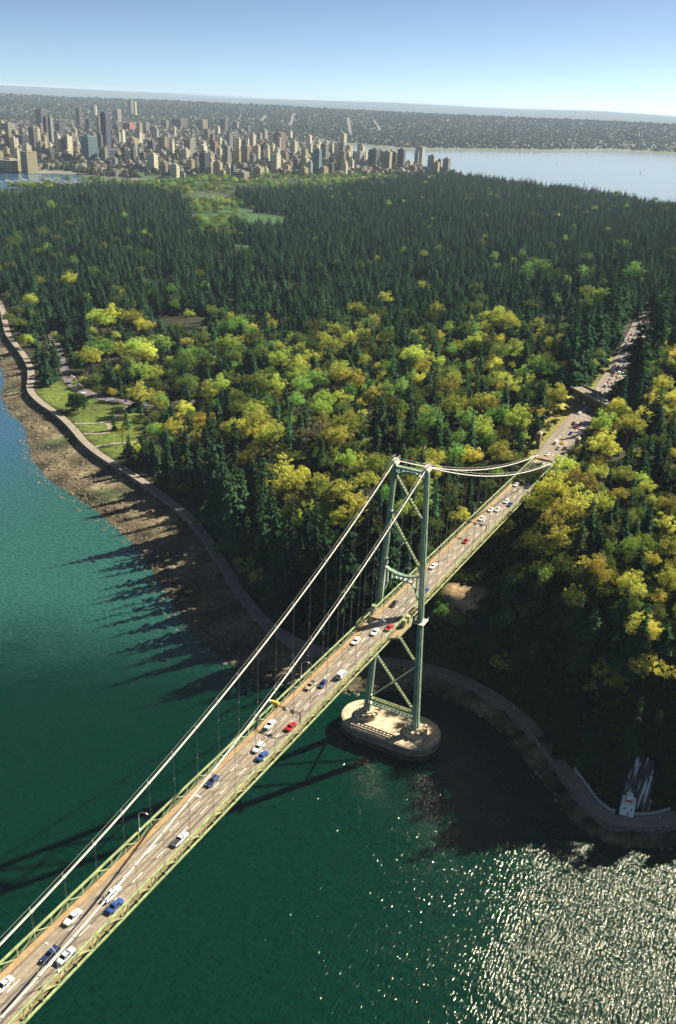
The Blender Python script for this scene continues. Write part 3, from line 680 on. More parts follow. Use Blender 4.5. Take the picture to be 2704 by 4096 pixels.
# ------------------------------------------------------------------ vehicles
def rsec(y, zl, zh, hw, r=.12, tuck=.9):
    return [(-hw * tuck, y, zl), (hw * tuck, y, zl), (hw, y, zl + r * 1.5), (hw, y, zh - r), (hw - r, y, zh), (-hw + r, y, zh), (-hw, y, zh - r), (-hw, y, zl + r * 1.5)]
CARM = {}
def car_meshes(kind):
    if kind in CARM: return CARM[kind]
    L = {'sedan': 4.7, 'wagon': 4.6, 'hatch': 3.9, 'van': 5.0, 'pickup': 5.3, 'truck': 8.5, 'bus': 11.0}[kind]; h = L / 2
    body = MB(); gl = MB(); roof = MB(); extra = []
    if kind in ('sedan', 'wagon', 'hatch', 'pickup'):
        dk = .95
        body.loft([rsec(-h, .42, .72, .72), rsec(-h + .12, .3, .86, .84), rsec(-h + .9, .26, dk, .88), rsec(0, .26, dk, .89), rsec(h - 1.2, .26, .93, .88), rsec(h - .25, .3, .80, .84), rsec(h, .42, .66, .7)])
        r0, r1 = {'sedan': (-h + 1.0, h - 1.35), 'wagon': (-h + .15, h - 1.35), 'hatch': (-h + .15, h - 1.05), 'pickup': (-.55, h - 1.45)}[kind]
        s0 = .62 if kind == 'sedan' else .28
        g0 = [(-.80, r0, dk - .02), (.80, r0, dk - .02), (.80, r1, dk - .02), (-.80, r1, dk - .02)]
        g1 = [(-.64, r0 + s0, 1.38), (.64, r0 + s0, 1.38), (.64, r1 - .75, 1.38), (-.64, r1 - .75, 1.38)]
        gl.loft([g0, g1])
        roof.loft([[(-.66, r0 + s0 - .04, 1.37), (.66, r0 + s0 - .04, 1.37), (.66, r1 - .72, 1.37), (-.66, r1 - .72, 1.37)], [(-.58, r0 + s0 + .1, 1.44), (.58, r0 + s0 + .1, 1.44), (.58, r1 - .86, 1.44), (-.58, r1 - .86, 1.44)]])
        for s in (-1, 1):
            roof.bar((s * .79, r0 + .02, dk - .03), (s * .64, r0 + s0, 1.39), .09, .07); roof.bar((s * .79, r1 - .02, dk - .03), (s * .64, r1 - .73, 1.39), .09, .07)
            ym = (r0 + r1 - .4) / 2; roof.bar((s * .80, ym, dk - .03), (s * .645, ym, 1.39), .09, .06, (0, 1, 0))
        if kind == 'pickup':
            b = MB(); b.box((0, -h + 1.15, .97), (1.45, 1.75, .03)); extra.append(('truck_bed', b, 'bed'))
        wz, wr = .31, .31
    elif kind == 'van':
        body.loft([rsec(-h, .4, 1.7, .8), rsec(-h + .1, .3, 1.85, .9), rsec(h - 1.5, .3, 1.9, .92), rsec(h - 1.15, .3, 1.75, .92), rsec(h - .5, .3, 1.1, .9), rsec(h, .4, .8, .8)])
        roof.loft([rsec(-h + .25, 1.8, 2.0, .78, .06), rsec(h - 1.7, 1.8, 2.02, .78, .06)])
        gl.box((0, -h - .005, 1.3), (1.3, .06, .5))
        for s in (-1, 1): gl.box((s * .915, .2, 1.35), (.04, 3.2, .42))
        gl.loft([[(-.75, h - 1.12, 1.72), (.75, h - 1.12, 1.72), (.8, h - .58, 1.18), (-.8, h - .58, 1.18)], [(-.75, h - 1.08, 1.76), (.75, h - 1.08, 1.76), (.8, h - .53, 1.2), (-.8, h - .53, 1.2)]])
        wz, wr = .33, .33
    else:
        H = 3.2
        if kind == 'truck':
            body.loft([rsec(-h, .9, H, 1.2, .05), rsec(h - 2.3, .9, H, 1.2, .05)]); body.loft([rsec(h - 2.1, .5, 2.5, 1.1), rsec(h - .8, .5, 2.45, 1.1), rsec(h, .5, 1.4, 1.0)])
            roof.box((0, -1.1, H + .02), (2.3, 5.8, .05)); gl.box((0, h - .5, 1.95), (1.9, .5, .6)); body.box((0, -.6, .75), (1.0, 7, .3))
        else:
            body.loft([rsec(-h, .5, 2.9, 1.15), rsec(-h + .2, .4, 3.0, 1.25), rsec(h - .2, .4, 3.0, 1.25), rsec(h, .5, 2.8, 1.15)]); roof.box((0, 0, 3.05), (1.8, 9.5, .12))
            for s in (-1, 1): gl.box((s * 1.24, 0, 2.1), (.05, 9.6, .75))
            gl.box((0, h - .02, 1.9), (2.0, .1, 1.1)); gl.box((0, -h + .02, 2.1), (1.8, .1, .7))
        wz, wr = .48, .48
    M_ = {'body': (body.mesh('car_body'), 'car'), 'window': (gl.mesh('car_window'), 'glass'), 'roof': (roof.mesh('car_roof'), 'car')}
    for nm, b, mt in extra: M_[nm] = (b.mesh(nm), mt)
    ty = MB(); ty.tube([(-.1, 0, 0), (.1, 0, 0)], wr, 12); ri = MB(); ri.tube([(-.115, 0, 0), (.115, 0, 0)], wr * .6, 8)
    li = MB(); li.box((0, 0, 0), (.34, .08, .16))
    CARM[kind] = (M_, ty.mesh('tyre'), ri.mesh('rim'), li.mesh('lamp'), L, wz)
    return CARM[kind]
PAINTS = {'white': (.82, .80, .76), 'cream': (.72, .66, .50), 'silver': (.5, .52, .55), 'navy': (.02, .035, .13), 'blue': (.03, .08, .28), 'black': (.015, .015, .02), 'red': (.42, .015, .015), 'maroon': (.18, .02, .03), 'yellow': (.75, .50, .05), 'grey': (.16, .17, .18), 'green': (.03, .12, .06), 'tan': (.42, .33, .22)}
def car(kind, colr, x, y, z, rz, label, group, small=False, slope=0.0):
    M_, ty, ri, li, L, wz = car_meshes(kind)
    nm = {'sedan': 'car', 'wagon': 'car', 'hatch': 'car', 'van': 'van', 'pickup': 'pickup_truck', 'truck': 'box_truck', 'bus': 'bus'}[kind]
    o = empty(nm, (x, y, z), rz); o.rotation_euler = (slope, 0, rz)
    tag(o, label, {'pickup_truck': 'pickup', 'box_truck': 'truck'}.get(nm, nm), group)
    for k, (me_, mt) in M_.items(): obj(k, me_, MAT[mt], o, color=PAINTS[colr])
    hw = .8 if L < 6 else 1.05
    for sx in (-1, 1):
        for sy in (-1, 1):
            t_ = obj('wheel', ty, MAT['tyre'], o, (sx * hw, sy * L * .31, wz))
            if not small: obj('rim', ri, MAT['rim'], t_)
        if not small:
            obj('headlight', li, MAT['white'], o, (sx * .55, L / 2 - .03, .62)); obj('taillight', li, MAT['red'], o, (sx * .58, -L / 2 + .03, .66))
    return o
LANE = {0: -2.7, 1: .2, 2: 3.1}
G1 = 'vehicles crossing the bridge'
CARS = [  # kind, colour, lane, y, heading (0 away from the viewer, 1 towards), label
 ('sedan', 'white', 0, -191.5, 1, 'white car cut off by the left edge of the picture, on the bridge'),
 ('wagon', 'navy', 1, -181, 1, 'dark blue car under the cable in the lower left corner'),
 ('sedan', 'silver', 2, -179.6, 0, 'silver white car nearest the right truss in the lower left corner'),
 ('sedan', 'white', 0, -171.2, 1, 'white car in the left lane next to the cable shadow'),
 ('pickup', 'white', 1, -161.6, 0, 'white pickup half hidden behind the near cable'),
 ('sedan', 'blue', 2, -163.8, 0, 'blue car with pale bonnet beside the white pickup'),
 ('pickup', 'white', 2, -139.4, 0, 'big white pickup with dark load bed close to the right truss'),
 ('wagon', 'navy', 0, -117.4, 1, 'dark navy wagon where the near cable meets the left truss'),
 ('wagon', 'white', 1, -98.7, 1, 'large white wagon in the middle lane just below the gantry shadow'),
 ('sedan', 'blue', 2, -101.2, 0, 'blue and white car beside the large white wagon'),
 ('sedan', 'white', 0, -87.8, 1, 'white car in the left lane under the yellow sign'),
 ('sedan', 'red', 2, -85.2, 0, 'red car at the foot of the yellow sign gantry'),
 ('pickup', 'tan', 0, -63.4, 1, 'small tan loaded pickup in the left lane beside the navy car'),
 ('hatch', 'navy', 1, -60.6, 1, 'small navy car between the tan pickup and the white van'),
 ('van', 'white', 2, -52.7, 0, 'tall white van in the right lane before the tower'),
 ('wagon', 'white', 0, -31.5, 1, 'white wagon in the left lane short of the tower shadow'),
 ('sedan', 'white', 1, -22.2, 1, 'white car touching the tower shadow on the road'),
 ('sedan', 'red', 2, -16.6, 0, 'red car half in the tower shadow'),
 ('sedan', 'black', 0, .6, 1, 'black car passing under the tower portal'),
 ('sedan', 'blue', 2, 17.0, 0, 'blue car half hidden behind the right tower leg'),
 ('sedan', 'white', 0, 38.2, 1, 'first white car beyond the tower, in the left lane'),
 ('hatch', 'red', 1, 69.2, 1, 'lone red car in the middle of the far span'),
 ('wagon', 'white', 0, 96.9, 1, 'white wagon leading the pair of white cars on the far span'),
 ('sedan', 'white', 0, 109.7, 1, 'left one of two white cars side by side on the far span'),
 ('sedan', 'white', 1, 111.6, 1, 'right one of two white cars side by side on the far span'),
 ('wagon', 'white', 1, 124.4, 1, 'white wagon beside a blue car on the far span'),
 ('sedan', 'blue', 2, 121.8, 0, 'blue car beside the white wagon on the far span'),
 ('sedan', 'white', 0, 149, 1, 'white car alone in the left lane before the three red cars'),
 ('sedan', 'navy', 2, 150, 0, 'navy car hugging the right truss under the descending cable'),
 ('hatch', 'red', 1, 163.5, 1, 'nearest of the three red cars at the forest end'),
 ('hatch', 'red', 0, 177.3, 1, 'leftmost of the three red cars at the forest end'),
 ('sedan', 'maroon', 2, 174.6, 0, 'maroon car in the right lane at the forest end'),
 ('wagon', 'white', 1, 185.4, 1, 'white car just above the descending cable at the forest end'),
]
for k, c, ln, y, hd, lab in CARS:
    car(k, c, LANE[ln] + rnd.uniform(-.12, .12), y, zt(y) + DECK + .01, math.pi if hd else 0, lab, G1, slope=(-.0175 if y > 0 else -.0175) * (-1 if hd else 1))
def rz_(y): return float(np.interp(y, [b for a, b, c in ROADC], [c for a, b, c in ROADC])) + .36
def rx_(y): return float(np.interp(y, [b for a, b, c in ROADC], [a for a, b, c in ROADC]))
G2 = 'vehicles on the road through the forest'
for k, c, x, y, hd, lab in [
 ('sedan', 'white', -2.6, 205, 1, 'white car entering the bridge between the pylons'), ('sedan', 'grey', -.5, 219, 0, 'dark grey car just past the pylons'), ('van', 'white', -4.2, 227, 1, 'white van beside the left pylon'),
 ('sedan', 'yellow', -.8, 231, 0, 'yellow taxi beyond the pylons'), ('sedan', 'maroon', 2.8, 221, 0, 'maroon car by the right pylon'), ('sedan', 'navy', -1.6, 251, 1, 'navy car between the taxi and the red car on the approach'),
 ('hatch', 'red', -1.9, 265, 1, 'red car on the wide approach short of the overpass'), ('sedan', 'white', 1.2, 265, 0, 'white car right of the red one on the approach'), ('sedan', 'black', -5.5, 272.3, 1, 'black car at the left kerb of the approach'),
 ('sedan', 'white', -8.0, 296.8, 1, 'white car at the left kerb before the overpass shadow'), ('hatch', 'white', -7.4, 306, 1, 'second white car at the left kerb, under the overpass edge'), ('sedan', 'maroon', -3.0, 303.5, 1, 'dark purple car in the overpass shadow')]:
    car(k, c, x, y, rz_(y), math.pi if hd else 0, lab, G2, small=True)
vr = random.Random(21)
cols = ['white', 'silver', 'navy', 'red', 'grey', 'cream', 'white', 'blue', 'black']
yv = 352.0; jam = []
while yv < 645:
    for ln in (-4.6, -1.6, 1.6, 4.6):
        if vr.random() < .72: jam.append((ln + vr.uniform(-.2, .2), yv + vr.uniform(-2.5, 2.5)))
    yv += vr.uniform(9, 14)
car('truck', 'white', rx_(424) - 4.0, 424, rz_(424), math.pi, 'white box truck in the traffic beyond the overpass', G2, small=True)
for dx, y in jam:
    if abs(y - 424) < 9 and dx < -2: continue
    c = vr.choice(cols); k = vr.choice(['sedan', 'sedan', 'hatch', 'wagon', 'van'])
    lab = '%s %s in the slow traffic beyond the overpass' % ({'navy': 'navy blue'}.get(c, c), 'van' if k == 'van' else 'car')
    car(k, c, rx_(y) + dx, y, rz_(y), .1 + (math.pi if dx < 0 else 0), lab, 'slow traffic beyond the overpass', small=True)
pr_ = random.Random(4)
pks = smooth_line(pk, 2)
for i, (a, b) in enumerate([(-480, 316), (-448, 291), (-429, 277.5), (-423, 273), (-376, 263), (-363, 263.5), (-345, 269), (-465, 304), (-492, 328), (-437, 284), (-403, 265), (-518, 352), (-455, 297), (-336, 272)]):
    j = min(range(len(pks) - 1), key=lambda q_: (pks[q_][0] - a) ** 2 + (pks[q_][1] - b) ** 2)
    ang = math.atan2(pks[j + 1][1] - pks[j][1], pks[j + 1][0] - pks[j][0]); nx_, ny_ = -math.sin(ang), math.cos(ang)
    s_ = 3.6 if i % 2 else -3.6; px_, py_ = pks[j][0] + nx_ * s_, pks[j][1] + ny_ * s_
    c = pr_.choice(['white', 'silver', 'red', 'navy', 'cream', 'white']); car(pr_.choice(['sedan', 'wagon', 'hatch']), c, px_, py_, tz(px_, py_) + .42, ang + (0 if i % 3 else math.pi / 2), '%s car parked on the shaded park road behind the lawn' % c, 'cars parked behind the lawn', small=True)

# ------------------------------------------------------------------ overpass
ovr = empty('road_overpass', (-3, 318, 54)); tag(ovr, 'concrete road overpass crossing above the forest road', 'overpass'); ovr.rotation_euler = (0, 0, R(-42))
def op(nm, c, d, m): b = MB(); b.box(c, d); return obj(nm, b, MAT[m], ovr)
op('deck', (0, 0, 7.2), (46, 11, .9), 'concrete_dark'); op('road_surface', (0, 0, 7.68), (46, 8.2, .06), 'road')
op('grass_verge', (0, -4.7, 7.72), (46, 1.2, .12), 'path'); op('parapet', (0, 5.3, 8.2), (46, .5, 1.3), 'concrete_dark'); op('parapet', (0, -5.35, 8.0), (46, .35, .9), 'concrete')
op('abutment', (-15, 0, 3.2), (6, 10.4, 7.0), 'concrete_dark'); op('abutment', (16.5, 0, 3.2), (6, 10.4, 7.0), 'concrete_dark'); op('column', (1.0, 0, 3.2), (.8, 9.5, 7.0), 'concrete_dark')
oc = Matrix.Rotation(R(-42), 4, 'Z') @ Vector((-3, -1, 0))
car('sedan', 'maroon', -3 + oc.x, 318 + oc.y, 54 + 7.73, R(-42) + math.pi / 2, 'dark red car alone on the overpass', G2, small=True)

# ------------------------------------------------------------------ beacon building and guano rock
bz = 5.35
be = empty('harbour_beacon', (94.2, -1.6, bz)); tag(be, 'white beacon building with a red band standing below the cliff', 'lighthouse'); be.rotation_euler = (0, 0, R(8))
def bo(nm, mb, m): return obj(nm, mb, MAT[m], be)
b = MB(); b.loft([[(x * w_, y * d_, z) for x, y in ((-1, -.8), (-.85, -1), (.85, -1), (1, -.8), (1, 1), (-1, 1))] for z, w_, d_ in ((0, 2.45, 2.2), (5.0, 2.3, 2.1), (5.0, 2.4, 2.2), (5.35, 2.4, 2.2))]); bo('wall', b, 'white')
b = MB(); b.box((0, .2, 5.75), (2.2, 2.2, .8)); bo('red_band', b, 'red')
b = MB(); b.box((0, .2, 6.9), (2.0, 2.0, 1.5)); b.box((0, .2, 7.7), (2.3, 2.3, .15)); bo('upper_room', b, 'white')
b = MB(); b.tube([(0, .2, 7.7), (0, .2, 8.5), (0, .2, 9.0)], [.5, .5, .1], 8); bo('lantern', b, 'grey_metal')
b = MB(); b.box((.4, -2.17, 1.1), (.9, .12, 2.0)); bo('door', b, 'grey_metal')
for x in (-1.1, 1.3): b = MB(); b.box((x, -2.17, 3.2), (.55, .12, .8)); bo('window', b, 'glass')
rk = MB(); rr_ = random.Random(3); rows = []
for i in range(15):
    row = []
    for j in range(11):
        u = -1 + 2 * j / 10; v = i / 14
        row.append((u * (5.6 - 2.6 * v) + rr_.uniform(-.6, .6), 1 + 9 * v + 2.2 * u * u + rr_.uniform(-.7, .7), 16.5 * v + rr_.uniform(-.5, .5) - 1.5 * u * u))
    rows.append(row)
base = 0
for r0 in rows: rk.v += r0
for i in range(14):
    for j in range(10): a = i * 11 + j; rk.f.append((a, a + 1, a + 12, a + 11))
# back and skirt, so that the crag is solid
nb = len(rk.v); rk.v += [(q_[0], q_[1] + 7, q_[2] - 3) for row in rows for q_ in (row[0], row[-1])] 
for i in range(14):
    rk.f.append((i * 11, (i + 1) * 11, nb + 2 * (i + 1), nb + 2 * i)); rk.f.append((i * 11 + 10, nb + 2 * i + 1, nb + 2 * (i + 1) + 1, (i + 1) * 11 + 10))
rk.f.append(tuple([14 * 11 + j for j in range(11)] + [nb + 29, nb + 28]))
gm2 = mat('guano_streaked_rock', (.06, .055, .05), .85, .3, .5, bump=.5)
n = gm2.node_tree.nodes; l = gm2.node_tree.links; b = n['Principled BSDF']; src = b.inputs['Base Color'].links[0].from_socket
tc = n.new('ShaderNodeTexCoord'); mp = n.new('ShaderNodeMapping'); mp.inputs['Scale'].default_value = (1.0, .10, .10); l.new(tc.outputs['Object'], mp.inputs[0])
t = n.new('ShaderNodeTexNoise'); t.inputs['Scale'].default_value = 1.0; t.inputs['Detail'].default_value = 5; l.new(mp.outputs[0], t.inputs[0])
mr = n.new('ShaderNodeMapRange'); mr.inputs[1].default_value = .52; mr.inputs[2].default_value = .60; l.new(t.outputs[0], mr.inputs[0])
mx = n.new('ShaderNodeMix'); mx.data_type = 'RGBA'; l.new(mr.outputs[0], mx.inputs[0]); l.new(src, mx.inputs[6]); mx.inputs[7].default_value = (.62, .58, .6, 1); l.new(mx.outputs[2], b.inputs['Base Color'])
tag(obj('rock_outcrop', rk, gm2, loc=(95.6, .4, 5)), 'dark crag streaked white by sea birds above the white beacon', 'rock')

# ------------------------------------------------------------------ walkers
def person(x, y, z, rz, shirt, trousers, label):
    o = empty('person', (x, y, z), rz); tag(o, label, 'person', 'people walking along the seawall')
    J = [(0, 0, .95), (0, 0, 1.2), (0, 0, 1.45), (0, .01, 1.58), (0, .02, 1.72), (.1, 0, .9), (.11, .12, .5), (.11, .08, .06), (.11, .2, .04), (-.1, 0, .9), (-.11, -.08, .5), (-.11, -.22, .08), (-.11, -.1, .04), (.19, 0, 1.42), (.24, -.08, 1.14), (.24, .06, .92), (-.19, 0, 1.42), (-.24, .06, 1.14), (-.24, .18, .94)]
    E_ = [(0, 1), (1, 2), (2, 3), (3, 4), (0, 5), (5, 6), (6, 7), (7, 8), (0, 9), (9, 10), (10, 11), (11, 12), (2, 13), (13, 14), (14, 15), (2, 16), (16, 17), (17, 18)]
    rad = [.14, .13, .13, .06, .11, .1, .07, .05, .04, .1, .07, .05, .04, .07, .05, .035, .07, .05, .035]
    me_ = bpy.data.meshes.new('person_body'); me_.from_pydata(J, E_, []); me_.update()
    b_ = bpy.data.objects.new('body', me_); COL.objects.link(b_); b_.parent = o; b_.color = (*shirt, 1)
    sk = b_.modifiers.new('skin', 'SKIN')
    for i, v in enumerate(me_.skin_vertices[0].data if me_.skin_vertices else []): v.radius = (rad[i], rad[i])
    b_.modifiers.new('sub', 'SUBSURF').levels = 1
    me_.materials.append(MAT['cloth'])
    h_ = MB(); h_.tube([(0, .02, 1.60), (0, .02, 1.66), (0, .025, 1.75), (0, .02, 1.82), (0, .01, 1.845)], [.06, .09, .1, .07, .02], 8); obj('head', h_, MAT['skin'], o, smooth=True)
    hh = MB(); hh.tube([(0, -.01, 1.72), (0, -.005, 1.79), (0, 0, 1.86)], [.11, .105, .04], 8); obj('hair', hh, MAT['dark'], o, smooth=True)
    lg = MB()
    for s, pts in ((1, ((.1, 0, .93), (.11, .12, .5), (.11, .08, .08))), (-1, ((-.1, 0, .93), (-.11, -.08, .5), (-.11, -.22, .1)))): lg.tube(pts, [.125, .09, .07], 7)
    obj('trousers', lg, MAT['cloth'], o, color=trousers)
def on_path(i, off):
    a = SW[i]; b_ = SW[i + 1]; t_ = Vector((b_[0] - a[0], b_[1] - a[1], 0)).normalized(); return a[0] - t_.y * off, a[1] + t_.x * off, math.atan2(-t_.x, t_.y)
def near_i(x, y): return min(range(len(SW) - 1), key=lambda k: (SW[k][0] - x) ** 2 + (SW[k][1] - y) ** 2)
for (x, y), off, fl, sc, tc_, lab in [((-342, 200), 2, 0, (.7, .1, .08), (.05, .05, .1), 'walker in a red top on the sunlit seawall path by the lawn'), ((-297, 168), 3, 1, (.7, .7, .7), (.1, .1, .12), 'walker in white on the sunlit path near the lawn corner'),
      ((-303, 170), 1.5, 0, (.1, .15, .35), (.3, .3, .3), 'walker in blue on the sunlit path near the lawn corner'), ((40, 34), 2, 0, (.8, .8, .82), (.5, .5, .55), 'walker in pale clothes on the shaded path right of the pier'), ((50, 27), 3, 1, (.75, .78, .8), (.1, .1, .2), 'left one of a pair walking the shaded curve of path'),
      ((51, 26), 1.9, 1, (.6, .3, .45), (.08, .08, .1), 'right one of a pair, in pink, on the shaded curve of path'), ((106, -2), 2, 0, (.8, .8, .8), (.2, .2, .3), 'walker in white at the sunlit end of the path right of the beacon'), ((109, 2), 3.5, 1, (.2, .3, .6), (.1, .1, .1), 'walker in blue at the right end of the path'), ((-252, 146), 2, 1, (.7, .65, .5), (.1, .1, .1), 'walker in beige where the path enters the tree shade'), ((-166, 100), 2, 0, (.7, .7, .75), (.12, .1, .1), 'lone walker in grey on the shaded path below the wooded slope')]:
    i = near_i(x, y); px_, py_, an = on_path(i, off); person(px_, py_, 5.40, an + (math.pi if fl else 0), sc, tc_, lab)

# ------------------------------------------------------------------ trees
def leaf_mat(name, c0, c1, transl=.35, tint=None, vr=(.55, 1.55)):
    m = bpy.data.materials.new(name); m.use_nodes = True
    n = m.node_tree.nodes; l = m.node_tree.links; n.remove(n['Principled BSDF']); out = n['Material Output']
    oi = n.new('ShaderNodeObjectInfo')
    g = n.new('ShaderNodeNewGeometry'); t = n.new('ShaderNodeTexNoise'); t.inputs['Scale'].default_value = .55; t.inputs['Detail'].default_value = 4; l.new(g.outputs['Position'], t.inputs[0])
    mr = n.new('ShaderNodeMapRange'); mr.inputs[1].default_value = .32; mr.inputs[2].default_value = .68; l.new(t.outputs[0], mr.inputs[0])
    mx = n.new('ShaderNodeMix'); mx.data_type = 'RGBA'; l.new(mr.outputs[0], mx.inputs[0]); mx.inputs[6].default_value = (*c0, 1); mx.inputs[7].default_value = (*c1, 1)
    mm = n.new('ShaderNodeMix'); mm.data_type = 'RGBA'; mm.blend_type = 'MULTIPLY'; mm.inputs[0].default_value = 1; l.new(mx.outputs[2], mm.inputs[6])
    if tint: mm.inputs[7].default_value = (*tint, 1)
    else: l.new(oi.outputs['Color'], mm.inputs[7])
    hs = n.new('ShaderNodeHueSaturation'); l.new(mm.outputs[2], hs.inputs['Color'])
    r1 = n.new('ShaderNodeMapRange'); r1.inputs[3].default_value = vr[0]; r1.inputs[4].default_value = vr[1]; l.new(oi.outputs['Random'], r1.inputs[0]); l.new(r1.outputs[0], hs.inputs['Value'])
    md = n.new('ShaderNodeMath'); md.operation = 'FRACT'; m7 = n.new('ShaderNodeMath'); m7.operation = 'MULTIPLY'; m7.inputs[1].default_value = 17.3; l.new(oi.outputs['Random'], m7.inputs[0]); l.new(m7.outputs[0], md.inputs[0])
    r2 = n.new('ShaderNodeMapRange'); r2.inputs[3].default_value = .488; r2.inputs[4].default_value = .535; l.new(md.outputs[0], r2.inputs[0]); l.new(r2.outputs[0], hs.inputs['Hue'])
    d = n.new('ShaderNodeBsdfDiffuse'); tr = n.new('ShaderNodeBsdfTranslucent'); l.new(hs.outputs[0], d.inputs[0]); l.new(hs.outputs[0], tr.inputs[0])
    ms = n.new('ShaderNodeMixShader'); ms.inputs[0].default_value = transl; l.new(d.outputs[0], ms.inputs[1]); l.new(tr.outputs[0], ms.inputs[2]); l.new(ms.outputs[0], out.inputs['Surface'])
    return m
MAT['needle'] = leaf_mat('conifer_needles', (.5, .55, .5), (1.25, 1.2, 1.1), .05)
MAT['leaf'] = leaf_mat('spring_leaves', (.72, .74, .6), (1.15, 1.1, 1.0), .5)
CON_COL = (.024, .050, .024)
def conifer(seed, H, R0, n_wh, thin=0.0, ex=.8):
    rr = random.Random(seed); c = MB()
    for i in range(n_wh):
        t = i / (n_wh - 1); z = H * (.12 + .87 * t); rad = R0 * (1 - t) ** ex * rr.uniform(.62, 1.2) * (.8 + .2 * math.sin(t * 9 + seed)) + .3
        nb_ = max(4, int(8 - 3 * t))
        a0 = rr.uniform(0, 6.28)
        for k in range(nb_):
            if rr.random() < thin: continue
            a = a0 + 6.283 * k / nb_ + rr.uniform(-.3, .3); L = rad * rr.uniform(.7, 1.15); w_ = L * rr.uniform(.22, .34) + .12
            dx, dy = math.cos(a), math.sin(a); px_, py_ = -dy, dx
            dr = L * rr.uniform(.22, .45); up_ = L * .10
            z0 = z + rr.uniform(-.2, .2)
            A = (dx * .1, dy * .1, z0); 
            M1 = (dx * L * .5, dy * L * .5, z0 + up_ - dr * .35); T = (dx * L, dy * L, z0 - dr)
            l1 = (M1[0] + px_ * w_, M1[1] + py_ * w_, M1[2] - w_ * .5); r1 = (M1[0] - px_ * w_, M1[1] - py_ * w_, M1[2] - w_ * .5)
            l2 = (dx * L * .82 + px_ * w_ * .7, dy * L * .82 + py_ * w_ * .7, z0 - dr * .85 - w_ * .3); r2 = (dx * L * .82 - px_ * w_ * .7, dy * L * .82 - py_ * w_ * .7, z0 - dr * .85 - w_ * .3)
            c.add([A, l1, M1, r1, l2, T, r2], [(0, 1, 2), (0, 2, 3), (1, 4, 5, 2), (3, 2, 5, 6)])
    c.tube([(0, 0, H * .96), (0, 0, H * 1.04)], [.18, .02], 4)
    tk = MB(); tk.tube([(0, 0, -1.5), (0, 0, H * .3), (0, 0, H * .97)], [R0 * .11, R0 * .075, .04], 6)
    return c.mesh('conifer_crown'), tk.mesh('conifer_trunk')
def broadleaf(seed, H, R0, nc, nl, ls, zc=.62, zr=.36):
    rr = random.Random(seed); c = MB(); tk = MB()
    trunk_h = H * .38; tips = []
    for i in range(nc):
        # clump centres over an uneven dome
        a = rr.uniform(0, 6.283); e = math.asin(rr.uniform(-.35, 1)); f = rr.uniform(.5, 1.12) if rr.random() < .8 else rr.uniform(.1, .5)
        x = R0 * f * math.cos(a) * math.cos(e); y = R0 * f * math.sin(a) * math.cos(e); z = H * zc + (H * zr) * f * math.sin(e)
        tips.append((x, y, z)); cr = R0 * rr.choice([.14, .18, .22, .27, .33])
        for k in range(nl):
            u = rr.uniform(-1, 1); ph = rr.uniform(0, 6.283); s = math.sqrt(1 - u * u); nv = Vector((s * math.cos(ph), s * math.sin(ph), u))
            if nv.z < -.45 and rr.random() < .7: continue
            q_ = Vector((x, y, z)) + Vector((nv.x * cr, nv.y * cr, nv.z * cr * .8)) * rr.uniform(.72, 1.06)
            nn = (nv + Vector((rr.uniform(-.45, .45), rr.uniform(-.45, .45), rr.uniform(-.3, .6)))).normalized()
            e1 = nn.cross(Vector((rr.uniform(-1, 1), rr.uniform(-1, 1), rr.uniform(-1, 1)))).normalized(); e2 = nn.cross(e1)
            sz = ls * rr.uniform(.6, 1.3); e1 = e1 * sz; e2 = e2 * sz * rr.uniform(.5, .9)
            c.add([q_ - e1, q_ - e2 * .8, q_ + e1, q_ + e2], [(0, 1, 2, 3)])
    tk.tube([(0, 0, -1.5), (0, 0, trunk_h * .5), (.1, 0, trunk_h)], [R0 * .075, R0 * .06, R0 * .05], 6)
    for q_ in tips[::4]:
        mid = Vector((q_[0] * .45, q_[1] * .45, trunk_h + (q_[2] - trunk_h) * .6)); tk.tube([(0, 0, trunk_h * .85), mid, q_], [R0 * .04, R0 * .025, .03], 4, cap=False)
    return c.mesh('broadleaf_crown'), tk.mesh('broadleaf_trunk')
CON = [conifer(100 + i, H, r, nw, th, ex) for i, (H, r, nw, th, ex) in enumerate([(28, 5.8, 20, .08, .75), (31, 5.4, 22, .15, .85), (25, 5.6, 17, .18, .5), (31, 6.4, 21, .1, .65), (29, 4.8, 20, .32, .6), (21, 5.2, 15, .1, .42)])]
BRO = [broadleaf(200 + i, H, r, nc, nl, ls) for i, (H, r, nc, nl, ls) in enumerate([(17, 7.0, 62, 84, .31), (19, 7.5, 70, 84, .32), (15, 6.0, 50, 80, .29), (18, 6.5, 56, 84, .29), (21, 7.0, 66, 84, .31), (14, 6.4, 54, 80, .29)])]
THIN = [broadleaf(260 + i, H, r, nc, nl, ls) for i, (H, r, nc, nl, ls) in enumerate([(17, 6.0, 30, 60, .25), (16, 6.4, 32, 56, .25)])]
for a, b in CON: a.materials.append(MAT['needle']); b.materials.append(MAT['bark'])
for a, b in BRO + THIN: a.materials.append(MAT['leaf']); b.materials.append(MAT['bark'])
BCOL = {0: (.48, .435, .10), 1: (.385, .42, .09), 2: (.21, .325, .085), 3: (.135, .17, .045), 4: (.22, .16, .10)}
def tree(kind, mi, x, y, z, s, rz, colr, label, group):
    cr, tk = (CON if kind == 'c' else BRO if kind == 'b' else THIN)[mi]
    o = empty('conifer_tree' if kind == 'c' else 'broadleaf_tree', (x, y, z), rz); o.scale = s
    tag(o, label, 'tree', group)
    t_ = obj('trunk', tk, None, o); c_ = obj('crown', cr, None, o, color=colr)
    return o
